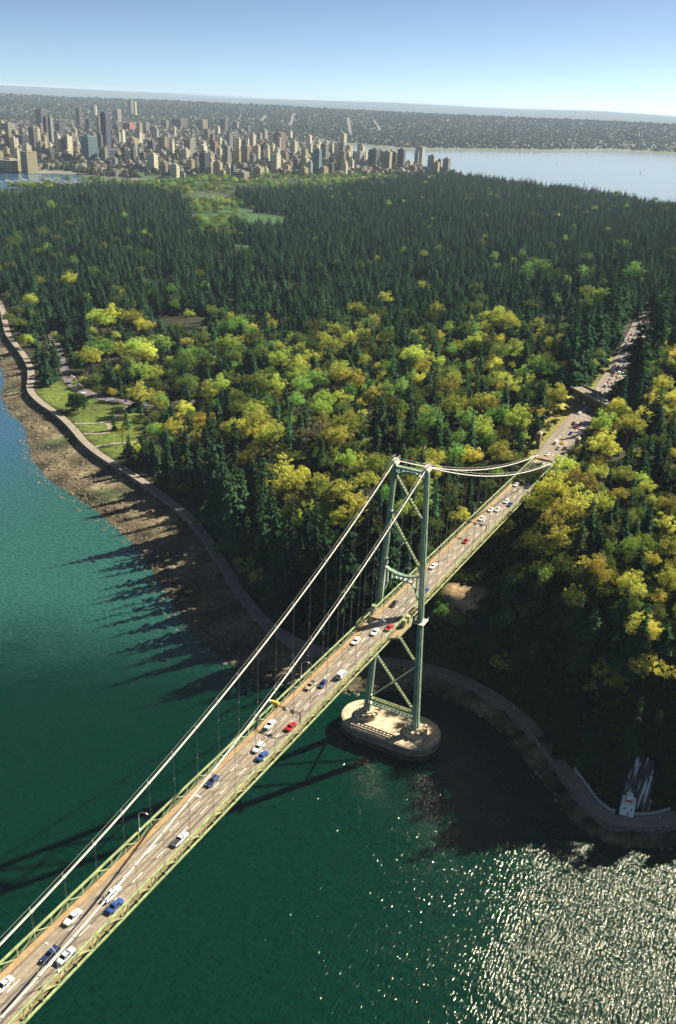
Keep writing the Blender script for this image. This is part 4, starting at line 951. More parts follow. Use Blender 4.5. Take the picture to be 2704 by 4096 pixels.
BL = [tuple(map(float, q_.split())) for q_ in "-657 457 11.3 1;-542 341 6.1 1;-689 545 11.1 1;-722 539 7.9 1;-511 406 11.7 1;-483 418 11.6 1;-457 415 9.6 0;-508 421 8.2 0;-462 349 14.1 2;-444 312 11.1 1;-426 349 13.8 1;-418 379 14.0 2;-366 305 11.9 1;-402 338 9.5 0;-354 330 10.5 2;-354 355 11.6 2;-322 299 7.9 2;-356 396 10.4 1;-380 460 9.5 2;-382 445 8.5 2;-357 448 5.9 0;-282 285 7.5 1;-258 270 5.2 1;-331 248 8.2 0;-312 246 6.7 0;-288 248 5.3 0;-269 210 8.7 0;-251 214 9.2 0;-233 187 5.3 0;-270 167 5.3 1;-246 143 4.5 1;-199 182 10.6 0;-182 185 11.0 0;-159 168 8.9 0;-180 162 7.5 0;-164 159 7.9 0;-197 154 6.5 0;-145 150 6.1 3;-131 132 6.8 0;-129 120 8.2 0;-113 115 8.4 0;-95 109 5.4 0;-92 102 6.2 1;-101 100 6.8 0;-115 72 6.0 0;-104 96 6.3 1;-110 93 6.4 2;-85 82 6.5 1;-77 84 5.5 2;-115 89 6.4 2;-92 77 6.1 3;-100 73 5.7 3;-79 71 5.9 3;-70 88 7.2 0;-58 79 7.0 0;-64 78 6.2 0;-48 76 6.1 0;-44 73 5.2 0;-52 71 4.9 0;-54 67 5.3 1;-67 71 5.8 2;-61 64 4.5 3;-46 65 4.4 3;-85 61 3.8 3;-67 55 3.7 3;-57 57 3.6 3;-46 59 3.6 2;-238 348 8.4 1;-229 313 6.7 1;-276 437 8.7 1;-272 463 9.7 1;-237 412 9.8 1;-238 445 8.6 0;-242 391 8.1 1;-263 376 5.9 1;-254 330 8.4 1;-215 288 7.7 1;-192 279 10.7 2;-190 308 11.0 1;-173 284 9.3 0;-167 285 8.1 0;-197 264 6.8 2;-160 229 6.9 1;-151 209 6.1 1;-115 179 9.2 1;-110 158 6.4 1;-216 260 5.6 1;-209 249 4.3 0;-199 205 7.4 1;-228 233 6.1 3;-242 277 6.5 1;-288 304 6.3 1;-284 276 7.4 1;-133 174 6.2 4;-135 163 5.6 4;-199 221 4.7 2;-181 230 5.2 2;-156 366 8.2 1;-139 340 8.5 0;-153 384 6.3 1;-98 291 6.6 0;-98 305 5.5 1;-232 593 8.1 1;-310 635 9.7 1;-322 586 9.4 1;-263 517 8.5 1;-305 743 8.5 1;-239 731 8.2 1;-206 660 6.7 1;-142 518 13.8 1;-125 500 11.8 1;-144 488 9.4 1;-132 430 10.2 1;-117 425 11.5 3;-94 420 9.9 1;-102 514 5.6 1;-64 433 7.8 1;-59 370 9.2 2;-47 358 9.6 2;-27 324 10.9 2;-16 306 10.0 1;-23 290 8.6 1;-54 296 6.5 1;-62 306 5.4 0;-71 232 8.1 1;-59 247 9.3 1;-58 221 5.8 2;-40 230 7.9 2;-68 189 6.5 2;-74 178 6.4 2;-27 220 8.8 1;-14 204 9.4 1;-19 245 9.1 1;-12 167 6.5 0;-17 160 5.5 0;-31 158 4.6 0;-47 151 4.2 0;-46 180 4.9 2;-38 193 5.9 1;-109 288 4.2 3;-140 264 5.9 0;-66 103 5.2 1;-66 117 6.2 1;-49 91 3.7 2;-218 897 12.9 2;-212 831 7.8 2;-85 675 12.2 2;-99 707 8.7 1;-160 1143 6.9 2;-97 865 11.1 2;-63 768 7.1 1;-24 700 6.6 2;-185 1230 7.3 2;-144 831 6.5 2;-152 901 5.8 2;-155 814 6.5 1;-73 989 6.1 2;-288 951 7.4 2;-1291 1120 7.5 2;-1345 1302 7.2 1;-1209 1059 7.2 2;-966 737 9.9 2;-985 806 8.9 3;-1002 886 9.2 3;16 167 6.0 1;22 153 4.9 1;22 128 6.4 0;30 138 7.3 0;38 118 7.4 0;34 109 6.1 0;14 141 4.8 0;17 121 5.9 0;22 92 5.5 0;32 91 5.5 0;15 102 4.5 0;17 82 4.3 0;28 76 4.2 3;38 80 4.9 0;20 266 9.8 1;19 239 6.3 1;33 243 7.3 1;29 198 6.8 0;32 176 4.6 1;46 168 4.5 1;48 151 3.5 0;58 172 4.1 1;64 155 3.5 1;73 141 5.1 0;75 122 5.3 0;71 97 4.7 1;81 101 4.3 0;71 78 4.1 3;59 83 3.0 3;14 74 5.0 3;3 86 3.6 3;25 69 4.9 3;36 68 4.9 2;44 66 4.1 3;55 59 4.0 3;38 64 4.5 3;53 57 4.3 1;59 60 3.6 0;64 56 3.9 0;53 65 3.3 0;32 63 4.2 2;26 63 3.0 2;3 65 2.3 2;-4 60 3.9 2;83 34 4.1 0;87 31 3.0 0;76 31 5.2 0;80 28 4.1 0;70 34 3.5 0;88 24 4.7 0;95 25 3.3 0;86 24 3.7 3;77 34 3.1 3;86 43 3.4 3;77 43 3.4 3;55 101 3.2 3".split(';')]
CAMXY = np.array((CAM.x, CAM.y)); view = np.array((sy, cy)); side = np.array((cy, -sy))
def in_wedge(P, marg=R(7)):
    d = P - CAMXY; f = d @ view; s_ = d @ side; return (f > 20) & (np.abs(np.arctan2(s_, f)) < math.atan(1352 / 3642.47) * 1.22 + marg)
def zone(x, y):
    if x > 8 and y < 200: return 'right'
    if y > 700: return 'far'
    if x < -260: return 'lawn'
    if y < 175: return 'slope'
    return 'middle'
def road_clear(P): return seg_dist(P, [(a, b) for a, b, c in ROADC])
tr = random.Random(31)
broad = []
for x, y, r, t in BL:
    k = 1 if r < 8.5 else 2 if r < 11.5 else 3
    for j in range(k):
        a = tr.uniform(0, 6.28); ro = 0 if j == 0 else r * .62
        rr2 = r * (1.0 if k == 1 else .72)
        broad.append([x + ro * math.cos(a), y + ro * math.sin(a), max(3.4, rr2) * tr.uniform(1.02, 1.22), int(t), True])
# understorey and gap-filling broadleaves on the near slopes
for _ in range(6500):
    x = tr.uniform(-420, 130); y = tr.uniform(25, 520)
    broad.append([x, y, tr.uniform(3.0, 5.6), tr.choice([3, 3, 2, 2, 1, 1, 0] if x < 10 else [3, 3, 3, 1, 0, 0]), False])
BP = np.array([(q_[0], q_[1]) for q_ in broad]); bd = seg_dist(BP, COAST); bi = inside(BP, PARK); brd = road_clear(BP); bwd = in_wedge(BP); bzz = terrain(BP[:, 0], BP[:, 1])
keep = []; taken = np.zeros((0, 4))
for k, q_ in enumerate(broad):
    x, y, r, t, main = q_
    if not bi[k] or not bwd[k]: continue
    if bd[k] < (8 if main else 10): continue
    if y > 186 and brd[k] < 11 + r * .9: continue
    if abs(x) < 8 + r and y < 200 and bzz[k] + r * 2.4 > zt(y) - 6: continue
    if bool(lawn_mask(np.array([x]), np.array([y]), np.array([bd[k]]))[0]) and (not main): continue
    if (x / 13) ** 2 + ((y - 71) / 9) ** 2 < 1: continue
    if abs((x - 0) * .866 - (y - 71) * .5) < 15 and 0 < (x * .5 + (y - 71) * .866) < 40: continue
    if math.hypot(x + 3, y - 318) < 26 + r * .6: continue
    if math.hypot(x - 94.5, y - 2) < 11: continue
    if len(taken):
        dd_ = np.hypot(taken[:, 0] - x, taken[:, 1] - y)
        if not main and (dd_ < (taken[:, 2] + r) * .78).any(): continue
        if main and (dd_ < 2.5).any(): continue
    if not main and tr.random() < ((.55 if x < 45 or y < 60 else .82) if x > -20 else .74): continue
    taken = np.vstack([taken, [x, y, r, 1.0 if main else 0.0]]); keep.append((x, y, r, t, bzz[k]))
# conifers on a jittered grid, closer together near the viewer
pts = []
for (x0, x1, y0, y1, s_) in ((-760, 180, 10, 560, 8.6), (-1600, 450, 560, 1300, 9.8), (-1600, 450, 1300, 3000, 11.5), (-1600, -760, 380, 560, 9.8)):
    ax, ay = np.meshgrid(np.arange(x0, x1, s_), np.arange(y0, y1, s_)); q_ = np.stack([ax.ravel(), ay.ravel()], 1)
    pts.append(q_ + NR.uniform(-.55, .55, q_.shape) * s_)
CP = np.concatenate(pts); CP = CP[in_wedge(CP)]; CP = CP[inside(CP, PARK) & inside(CP, FOREST)]
CP = CP[(CP[:, 1] < 330) | (blobnoise(CP[:, 0], CP[:, 1], .045, 71) > -.62)]
cd = seg_dist(CP, COAST); rdist = road_clear(CP); czz = terrain(CP[:, 0], CP[:, 1])
m = cd > np.interp(CP[:, 0], [-700, -460, -440, -284, -270, -100, 40, 60], [12, 12, 14, 14, 16, 14, 10, 12])
m &= ~((CP[:, 1] > 186) & (rdist < np.where(CP[:, 1] > 650, 4.0, np.where(CP[:, 1] > 350, 16.5, 13.0))))
m &= ~((np.abs(CP[:, 0]) < 13) & (CP[:, 1] < 196))
m &= ~lawn_mask(CP[:, 0], CP[:, 1], cd) & ~dirt_mask(CP[:, 0], CP[:, 1])
m &= ~((np.abs(CP[:, 0] * .866 - (CP[:, 1] - 71) * .5) < 17) & ((CP[:, 0] * .5 + (CP[:, 1] - 71) * .866) > -8) & ((CP[:, 0] * .5 + (CP[:, 1] - 71) * .866) < 62))
m &= ~(np.hypot(CP[:, 0] + 3, CP[:, 1] - 318) < 24) & ~(np.hypot(CP[:, 0] - 94.5, CP[:, 1] - 2) < 13)
m &= seg_dist(CP, pk) > 9
for a, b, rx, ry in MEADOWS: m &= ((CP[:, 0] - a) / (rx + 8)) ** 2 + ((CP[:, 1] - b) / (ry + 8)) ** 2 > 1
CP = CP[m]; czz = czz[m]; cd = cd[m]
# thin them out where broadleaf crowns stand
tk_ = taken; ok = np.ones(len(CP), bool)
for i in range(len(CP)):
    if CP[i, 1] > 1000: continue
    dd_ = np.hypot(tk_[:, 0] - CP[i, 0], tk_[:, 1] - CP[i, 1])
    # clear a lane towards the viewer so that a crown is not hidden by the next conifer
    if (dd_ < tk_[:, 2] * .9 + 1.5).any(): ok[i] = False; continue
    rel = tk_[:, :2] - CP[i]; dv_ = CP[i] - CAMXY; dv_ = dv_ / np.hypot(*dv_); fo_ = rel @ dv_; la_ = np.abs(rel @ np.array((dv_[1], -dv_[0])))
    if ((fo_ > 0) & (fo_ < 26) & (la_ < tk_[:, 2] * .8) & (tk_[:, 3] > .5)).any() and NR.random() < .8: ok[i] = False
# the near mixed slopes hold fewer conifers
dens = np.interp(CP[:, 1] + .35 * (CP[:, 0] + 100), [60, 200, 330, 480], [.42, .45, .62, 1.0])
dens = np.where((CP[:, 0] < -20) & (CP[:, 1] > 150), np.minimum(1, dens * 1.25), dens)
dens = np.where((cd < 75) & (CP[:, 0] > -235) & (CP[:, 0] < -14), .85, dens)
dens = np.where((CP[:, 0] > 12) & (CP[:, 1] < 260), .8, dens)
ok &= NR.random(len(CP)) < np.where(CP[:, 0] < -330, np.maximum(dens, .75), dens)
CP = CP[ok]; czz = czz[ok]; cd = cd[ok]
row = []
for L_, off0, off1, st_, pr_b in ((SW, 10, 17, 6.0, .85), (SW, 17, 26, 6.5, .8)):
    acc = 0.0
    for a, b in zip(L_[:-1], L_[1:]):
        acc += math.hypot(b[0] - a[0], b[1] - a[1])
        if acc < st_: continue
        acc = 0.0; x0 = a[0]
        if x0 < -640 or x0 > 125 or (-446 < x0 < -284): continue
        if tr.random() > (pr_b if x0 > -225 else .55) * (.45 + .55 * (math.sin(x0 * .13) > -.4)): continue
        t_ = Vector((b[0] - a[0], b[1] - a[1], 0)).normalized(); o_ = tr.uniform(off0, off1)
        px_, py_ = a[0] - t_.y * o_ + tr.uniform(-4, 4), a[1] + t_.x * o_ + tr.uniform(-1, 3)
        if abs(px_) < 14 or math.hypot(px_ - 94.5, py_ - 2) < 12: continue
        row.append((px_, py_))
for yy_ in np.arange(345, 650, 7.5):
    for sd_, pr_b in ((1, .4), (-1, .65)):
        if tr.random() < pr_b: row.append((float(np.interp(yy_, [b for a, b, c in ROADC], [a for a, b, c in ROADC])) + sd_ * tr.uniform(18, 23), yy_ + tr.uniform(-3, 3)))
row = np.array(row); nrow = len(row)
CP = np.vstack([CP, row]); czz = np.concatenate([czz, terrain(row[:, 0], row[:, 1])]); cd = np.concatenate([cd, seg_dist(row, COAST)])
hgt = np.interp(CP[:, 1] + .35 * (CP[:, 0] + 100), [60, 250, 480], [.78, .80, 1.0]) * (NR.uniform(.55, 1.15, len(CP)) + .2 * blobnoise(CP[:, 0], CP[:, 1], .03, 63)).clip(.35, 1.4)
hgt *= np.where((cd < 34) & (CP[:, 0] > -10), 1.0, 1.0)
hgt[-nrow:] = np.where((CP[-nrow:, 0] > 10) & (CP[-nrow:, 1] < 200), NR.uniform(.95, 1.35, nrow), NR.uniform(.65, 1.25, nrow) * np.interp(CP[-nrow:, 0], [-300, -230, -180, -60], [.8, 1.05, 1.75, 1.95]))
hgt[:-nrow] *= np.where((cd[:-nrow] < 60) & (CP[:-nrow, 0] > -235) & (CP[:-nrow, 0] < -30), 1.4, 1.0)
sxy = hgt ** .5 * NR.uniform(.95, 1.4, len(CP))
dist = np.hypot(CP[:, 0] - CAM.x, CP[:, 1] - CAM.y); strict = in_wedge(CP, 0)
order = np.argsort(np.where(strict, dist, 1e9)); near = order[:300]; rest = order[300:]
ZL = {'right': ('dark conifer among the trees right of the bridge', 'conifers right of the bridge'), 'slope': ('dark conifer on the wooded slope left of the bridge tower', 'conifers on the slope left of the tower'), 'lawn': ('dark conifer behind the waterside lawn on the left', 'conifers behind the lawn'),
      'middle': ('dark conifer among the spring trees in the middle of the forest', 'conifers in the middle of the forest'), 'far': ('distant dark conifer deep in the forest', 'distant conifers')}
for i in near:
    x, y = CP[i]; z_ = zone(x, y); cc = tr.uniform(.8, 1.25); la = list(ZL[z_])
    if z_ == 'slope': la[0] = ('tall dark conifer beside the shaded seawall left of the tower' if cd[i] < 32 else 'dark conifer on the lower slope left of the tower' if cd[i] < 75 else 'dark conifer high on the slope left of the tower')
    if z_ == 'middle': la[0] = 'dark conifer ' + ('just above the near slope' if y < 230 else 'halfway up the mixed forest' if y < 300 else 'left of the forest road' if x > -110 else 'at the edge of the dense conifers')
    if hgt[i] < .62 and 'tall' not in la[0]: la[0] = la[0].replace('dark conifer', 'short dark conifer')
    tree('c', tr.randrange(6), x, y, czz[i] - .2, (sxy[i], sxy[i], hgt[i]), tr.uniform(0, 6.28), (CON_COL[0] * cc * tr.uniform(.9, 1.25), CON_COL[1] * cc, CON_COL[2] * cc), *la)
# single trees on the lawn
def lone(kind, mi, x, y, s, colr, label): tree(kind, mi, x, y, tz(x, y) - .1, s, tr.uniform(0, 6), colr, label, None)
BRO.append(broadleaf(290, 15, 8.0, 60, 120, .5, .42, .55)); BRO[-1][0].materials.append(MAT['leaf']); BRO[-1][1].materials.append(MAT['bark'])
lone('b', 6, -376, 227, (1.1, 1.1, 1.05), (.035, .072, .022), 'big round dark evergreen on the waterside lawn')
lone('c', 4, -324, 209, (.75, .75, .55), CON_COL, 'narrow dark conifer on the lawn, left of a pair by the footpath')
lone('c', 1, -318, 216, (.8, .8, .5), CON_COL, 'narrow dark conifer on the lawn, right of a pair by the footpath')
lone('t', 0, -300, 190, (.8, .8, .8), BCOL[0], 'thin golden tree with bare lower trunk at the lawn corner')
lone('b', 2, -545, 338, (1, 1, .8), BCOL[1], 'yellow green round tree by the path bend at the left edge')
CN = {0: 'golden', 1: 'yellow green', 2: 'bright green', 3: 'dull olive', 4: 'bare pinkish'}
ZB = {'right': 'right of the bridge', 'slope': 'on the slope left of the tower', 'lawn': 'near the waterside lawn on the left', 'middle': 'in the middle of the forest', 'far': 'deep in the distant conifer forest'}
kd = sorted(keep, key=lambda q_: -q_[2] / math.hypot(q_[0] - CAM.x, q_[1] - CAM.y)); kb, krest = kd[:300], kd[300:]
for x, y, r, t, z in kb:
    th = t == 4 or (t == 0 and tr.random() < .3); mi = tr.randrange(2 if th else 6)
    R0 = ([6.0, 6.4] if th else [7, 7.5, 6, 6.5, 7, 6.4])[mi]; s = r / R0; sz_ = min(1.25, max(.55, s ** .7 * tr.uniform(.9, 1.15)))
    c = BCOL[t]; v_ = tr.uniform(.8, 1.2); c = (c[0] * v_ * tr.uniform(.88, 1.12), c[1] * v_, c[2] * v_)
    z_ = zone(x, y); lab = '%s leafy tree %s' % (CN[t], ZB[z_])
    if abs(x + 115) < 2 and abs(y - 72) < 3: lab = 'lone golden tree at the foot of the slope beside the shaded seawall'
    tree('t' if th else 'b', mi, x, y, z - .2, (s, s, sz_), tr.uniform(0, 6.28), c, lab, '%s trees %s' % (CN[t], ZB[z_]))

q_ = np.stack([NR.uniform(-1700, -700, 9000), NR.uniform(1000, 2900, 9000)], 1); q_ = q_[in_wedge(q_, 0) & inside(q_, PARK) & ~inside(q_, FOREST)]
q_ = q_[(blobnoise(q_[:, 0], q_[:, 1], .02, 55) > -.1)][:1700]
for x, y in q_: krest.append((x, y, tr.uniform(3.5, 6.5), tr.choice([1, 2, 3, 3, 2]), tz(x, y)))
q_ = np.stack([NR.uniform(-1300, 250, 5200), NR.uniform(330, 2700, 5200)], 1); q_ = q_[in_wedge(q_, 0) & inside(q_, PARK) & inside(q_, FOREST) & (road_clear(q_) > 16)]
q_ = q_[NR.random(len(q_)) < .5 + .5 * blobnoise(q_[:, 0], q_[:, 1], .012, 57)]
q_ = q_[NR.random(len(q_)) < np.interp(q_[:, 1], [400, 700, 1100], [.9, .35, .14])]
for x, y in q_[:900]: krest.append((x, y, tr.uniform(4.0, 6.6), tr.choice([3, 3, 3, 3, 2, 1]), tz(x, y) + tr.uniform(0, 7)))
# the rest of the forest as one mass: points carrying real trees
def instancer(name, P3, S3, ids, protos, label, cat, rot=None):
    col = bpy.data.collections.new(name + '_kinds')
    for k, (me_, c) in enumerate(protos):
        if me_.materials and me_.materials[0] in (MAT['needle'], MAT['leaf']):      # a copy of the mesh with the tint of this kind
            con_ = me_.materials[0] == MAT['needle']; me_ = me_.copy(); me_.materials.clear(); me_.materials.append(leaf_mat(name + '_foliage', *(((.5, .55, .5), (1.25, 1.2, 1.1), .05) if con_ else ((.72, .74, .6), (1.15, 1.1, 1.0), .5)), tint=c, vr=(.8, 1.2) if 'suburb' in name else (.55, 1.55)))
        o = bpy.data.objects.new('%s_kind_%02d' % (name, k), me_); col.objects.link(o)
    me_ = bpy.data.meshes.new(name); me_.from_pydata(P3.tolist(), [], []); me_.update()
    a = me_.attributes.new('size', 'FLOAT_VECTOR', 'POINT'); a.data.foreach_set('vector', S3.ravel())
    a = me_.attributes.new('turn', 'FLOAT_VECTOR', 'POINT'); rt = np.zeros_like(P3); rt[:, 2] = NR.uniform(0, 6.283, len(P3)) if rot is None else rot; a.data.foreach_set('vector', rt.ravel())
    a = me_.attributes.new('which', 'INT', 'POINT'); a.data.foreach_set('value', ids.astype(np.int32))
    o = bpy.data.objects.new(name, me_); COL.objects.link(o); tag(o, label, cat, kind='stuff')
    ng = bpy.data.node_groups.new(name, 'GeometryNodeTree'); ng.interface.new_socket('Geometry', in_out='INPUT', socket_type='NodeSocketGeometry'); ng.interface.new_socket('Geometry', in_out='OUTPUT', socket_type='NodeSocketGeometry')
    N = ng.nodes; Lk = ng.links; gi = N.new('NodeGroupInput'); go = N.new('NodeGroupOutput'); ci = N.new('GeometryNodeCollectionInfo'); ci.inputs[0].default_value = col; ci.inputs['Separate Children'].default_value = True; ci.inputs['Reset Children'].default_value = True
    ip = N.new('GeometryNodeInstanceOnPoints'); ip.inputs['Pick Instance'].default_value = True
    def attr(nm, ty):
        k = N.new('GeometryNodeInputNamedAttribute'); k.data_type = ty; k.inputs[0].default_value = nm; return k.outputs[0]
    Lk.new(gi.outputs[0], ip.inputs['Points']); Lk.new(ci.outputs[0], ip.inputs['Instance']); Lk.new(attr('which', 'INT'), ip.inputs['Instance Index'])
    e2r = N.new('FunctionNodeEulerToRotation'); Lk.new(attr('turn', 'FLOAT_VECTOR'), e2r.inputs[0]); Lk.new(e2r.outputs[0], ip.inputs['Rotation']); Lk.new(attr('size', 'FLOAT_VECTOR'), ip.inputs['Scale'])
    Lk.new(ip.outputs[0], go.inputs[0])
    md = o.modifiers.new('scatter', 'NODES'); md.node_group = ng
    return o
P3 = np.column_stack([CP[rest], czz[rest] - .3]); S3 = np.column_stack([sxy[rest], sxy[rest], hgt[rest]])
far_ = dist[rest] > 620; S3[far_, :2] *= 1.22; S3[far_, 2] *= NR.uniform(.68, 1.05, int(far_.sum()))
instancer('conifer_forest', P3, S3, NR.integers(0, 6, len(rest)), [(a, CON_COL) for a, b in CON], 'dense dark conifer forest covering the park behind the bridge', 'forest')
if krest:
    K = np.array([(x, y, z - .3) for x, y, r, t, z in krest]); KS = np.array([(r / 6.5, r / 6.5, min(1.2, max(.5, r / 6.5))) for x, y, r, t, z in krest])
    ids = np.array([(0 if t == 0 else 2 if t in (1, 4) else 4 if t == 2 else 6) + NR.integers(0, 2) for x, y, r, t, z in krest])
    pro = [(BRO[k % 6][0], BCOL[k // 2]) for k in range(8)]
    instancer('understorey', K, KS, ids, pro, 'small leafy trees and shrubs filling the gaps in the forest', 'undergrowth')
# low scrub over the bare slopes
q_ = np.stack([np.concatenate([NR.uniform(-430, 130, 15000), NR.uniform(-60, 130, 22000)]), np.concatenate([NR.uniform(0, 420, 15000), NR.uniform(0, 170, 22000)])], 1); q_ = q_[in_wedge(q_) & inside(q_, PARK)]
dq = seg_dist(q_, COAST); mq = (dq > 8.5) & ~lawn_mask(q_[:, 0], q_[:, 1], dq) & ~dirt_mask(q_[:, 0], q_[:, 1]) & ~((q_[:, 1] > 186) & (road_clear(q_) < 11.5)) & (np.hypot(q_[:, 0] + 3, q_[:, 1] - 318) > 20) & (seg_dist(q_, pk) > 8) & (np.hypot(q_[:, 0] - 95, q_[:, 1] - 3) > 10)
q_ = q_[mq]; zq = terrain(q_[:, 0], q_[:, 1]); sq = NR.uniform(.12, .34, len(q_))
SHR = [broadleaf(300 + i, 12, 7.0, 12, 40, 1.0) for i in range(2)]
for a, b in SHR: a.materials.append(MAT['leaf'])
instancer('scrub', np.column_stack([q_, zq - sq * 5]), np.column_stack([sq, sq, sq * .9]), NR.integers(0, 4, len(q_)), [(SHR[0][0], (.05, .075, .02)), (SHR[1][0], (.07, .09, .02)), (SHR[0][0], (.11, .12, .02)), (SHR[1][0], (.035, .06, .02))], 'low green scrub on the ground between the trees', 'undergrowth')

# ------------------------------------------------------------------ city
def facade(name, wall_c, glass_c, fl=3.2, bay=3.6, wfrac=.55, hfrac=.5):
    fl, bay = 6.4, 6.2      # window bands two storeys high, as they blend at this distance
    m = bpy.data.materials.new(name); m.use_nodes = True
    n = m.node_tree.nodes; l = m.node_tree.links; b = n['Principled BSDF']; b.inputs['Roughness'].default_value = .6
    tc = n.new('ShaderNodeTexCoord'); sx = n.new('ShaderNodeSeparateXYZ'); l.new(tc.outputs['Object'], sx.inputs[0])
    def fr(sock, per, lo):
        a = n.new('ShaderNodeMath'); a.operation = 'MULTIPLY'; a.inputs[1].default_value = 1 / per; l.new(sock, a.inputs[0])
        f = n.new('ShaderNodeMath'); f.operation = 'FRACT'; l.new(a.outputs[0], f.inputs[0]); g = n.new('ShaderNodeMath'); g.operation = 'LESS_THAN'; g.inputs[1].default_value = lo; l.new(f.outputs[0], g.inputs[0]); return g.outputs[0]
    ad = n.new('ShaderNodeMath'); l.new(sx.outputs[0], ad.inputs[0]); l.new(sx.outputs[1], ad.inputs[1])
    mu = n.new('ShaderNodeMath'); mu.operation = 'MULTIPLY'; l.new(fr(sx.outputs[2], fl, hfrac), mu.inputs[0]); l.new(fr(ad.outputs[0], bay, wfrac), mu.inputs[1])
    g = n.new('ShaderNodeNewGeometry'); s2 = n.new('ShaderNodeSeparateXYZ'); l.new(g.outputs['Normal'], s2.inputs[0]); up_ = n.new('ShaderNodeMath'); up_.operation = 'LESS_THAN'; up_.inputs[1].default_value = .5; l.new(s2.outputs[2], up_.inputs[0])
    m2 = n.new('ShaderNodeMath'); m2.operation = 'MULTIPLY'; l.new(mu.outputs[0], m2.inputs[0]); l.new(up_.outputs[0], m2.inputs[1])
    mx = n.new('ShaderNodeMix'); mx.data_type = 'RGBA'; l.new(m2.outputs[0], mx.inputs[0]); mx.inputs[6].default_value = (*wall_c, 1); mx.inputs[7].default_value = (*glass_c, 1); l.new(mx.outputs[2], b.inputs['Base Color'])
    return m
FAC = {'w': facade('white_apartment', (.52, .48, .33), (.09, .09, .07)), 't': facade('tan_apartment', (.34, .285, .14), (.06, .05, .035)), 'g': facade('grey_office', (.20, .19, .145), (.06, .06, .05), 3.5, 3, .6, .55), 'd': facade('dark_office', (.085, .08, .07), (.03, .03, .035), 3.6, 3, .7, .6),
       'n': facade('navy_office', (.04, .05, .075), (.02, .03, .05), 3.6, 2.6, .8, .7), 'b': facade('brown_tower', (.20, .14, .09), (.05, .04, .035)), 'r': facade('red_brick_block', (.30, .10, .06), (.06, .05, .05)), 's': facade('silver_tower', (.32, .33, .29), (.10, .12, .12), 3.3, 3, .7, .6), 'l': facade('teal_glass_tower', (.10, .17, .17), (.04, .09, .10), 3.5, 2.6, .75, .65)}
FN = {'w': 'white', 't': 'tan', 'g': 'grey', 'd': 'dark', 'n': 'navy glass', 'b': 'brown', 'r': 'red brick', 's': 'silver', 'l': 'teal glass'}
MAT['roof'] = mat('flat_roof_gravel', (.24, .22, .19), .9, .15, .2)
MAT['slab'] = mat('balcony_slab', (.6, .57, .5), .8, .05, .5)
cr = random.Random(17)
def building(x, y, w, d, h, tone, rz, label, group, rich=True):
    g = max(1.5, tz(x, y)); o = empty('tower_block' if h > 34 else 'apartment_block', (x, y, g - 2), rz); tag(o, label, 'building', group)
    b = MB(); b.box((0, 0, (h + 2) / 2), (w, d, h + 2)); obj('wall', b, FAC[tone], o)
    b = MB(); b.box((0, 0, h + 2.4), (w + .6, d + .6, .8)); rf = obj('roof', b, MAT['roof'], o)
    b = MB(); k = cr.uniform(.35, .55); b.box((cr.uniform(-.1, .1) * w, cr.uniform(-.1, .1) * d, h + 2.8 + 2.2), (w * k, d * k, 4.4)); obj('penthouse', b, FAC[tone], rf)
    if rich and tone in 'wtsb' and h > 30:
        for sx_ in (-1, 1):
            b = MB(); z = 4.0
            while z < h: b.box((sx_ * w * .25, -d / 2 - .9, z), (w * .34, 1.8, .35)); z += 3.2
            obj('balcony_stack', b, MAT['slab'], o)
    elif rich and h > 30:
        for sx_ in (-1, 0, 1): b = MB(); b.box((sx_ * w * .36, -d / 2 - .25, h / 2 + 1), (1.0, .5, h)); obj('pier', b, FAC[tone], o)
    return o
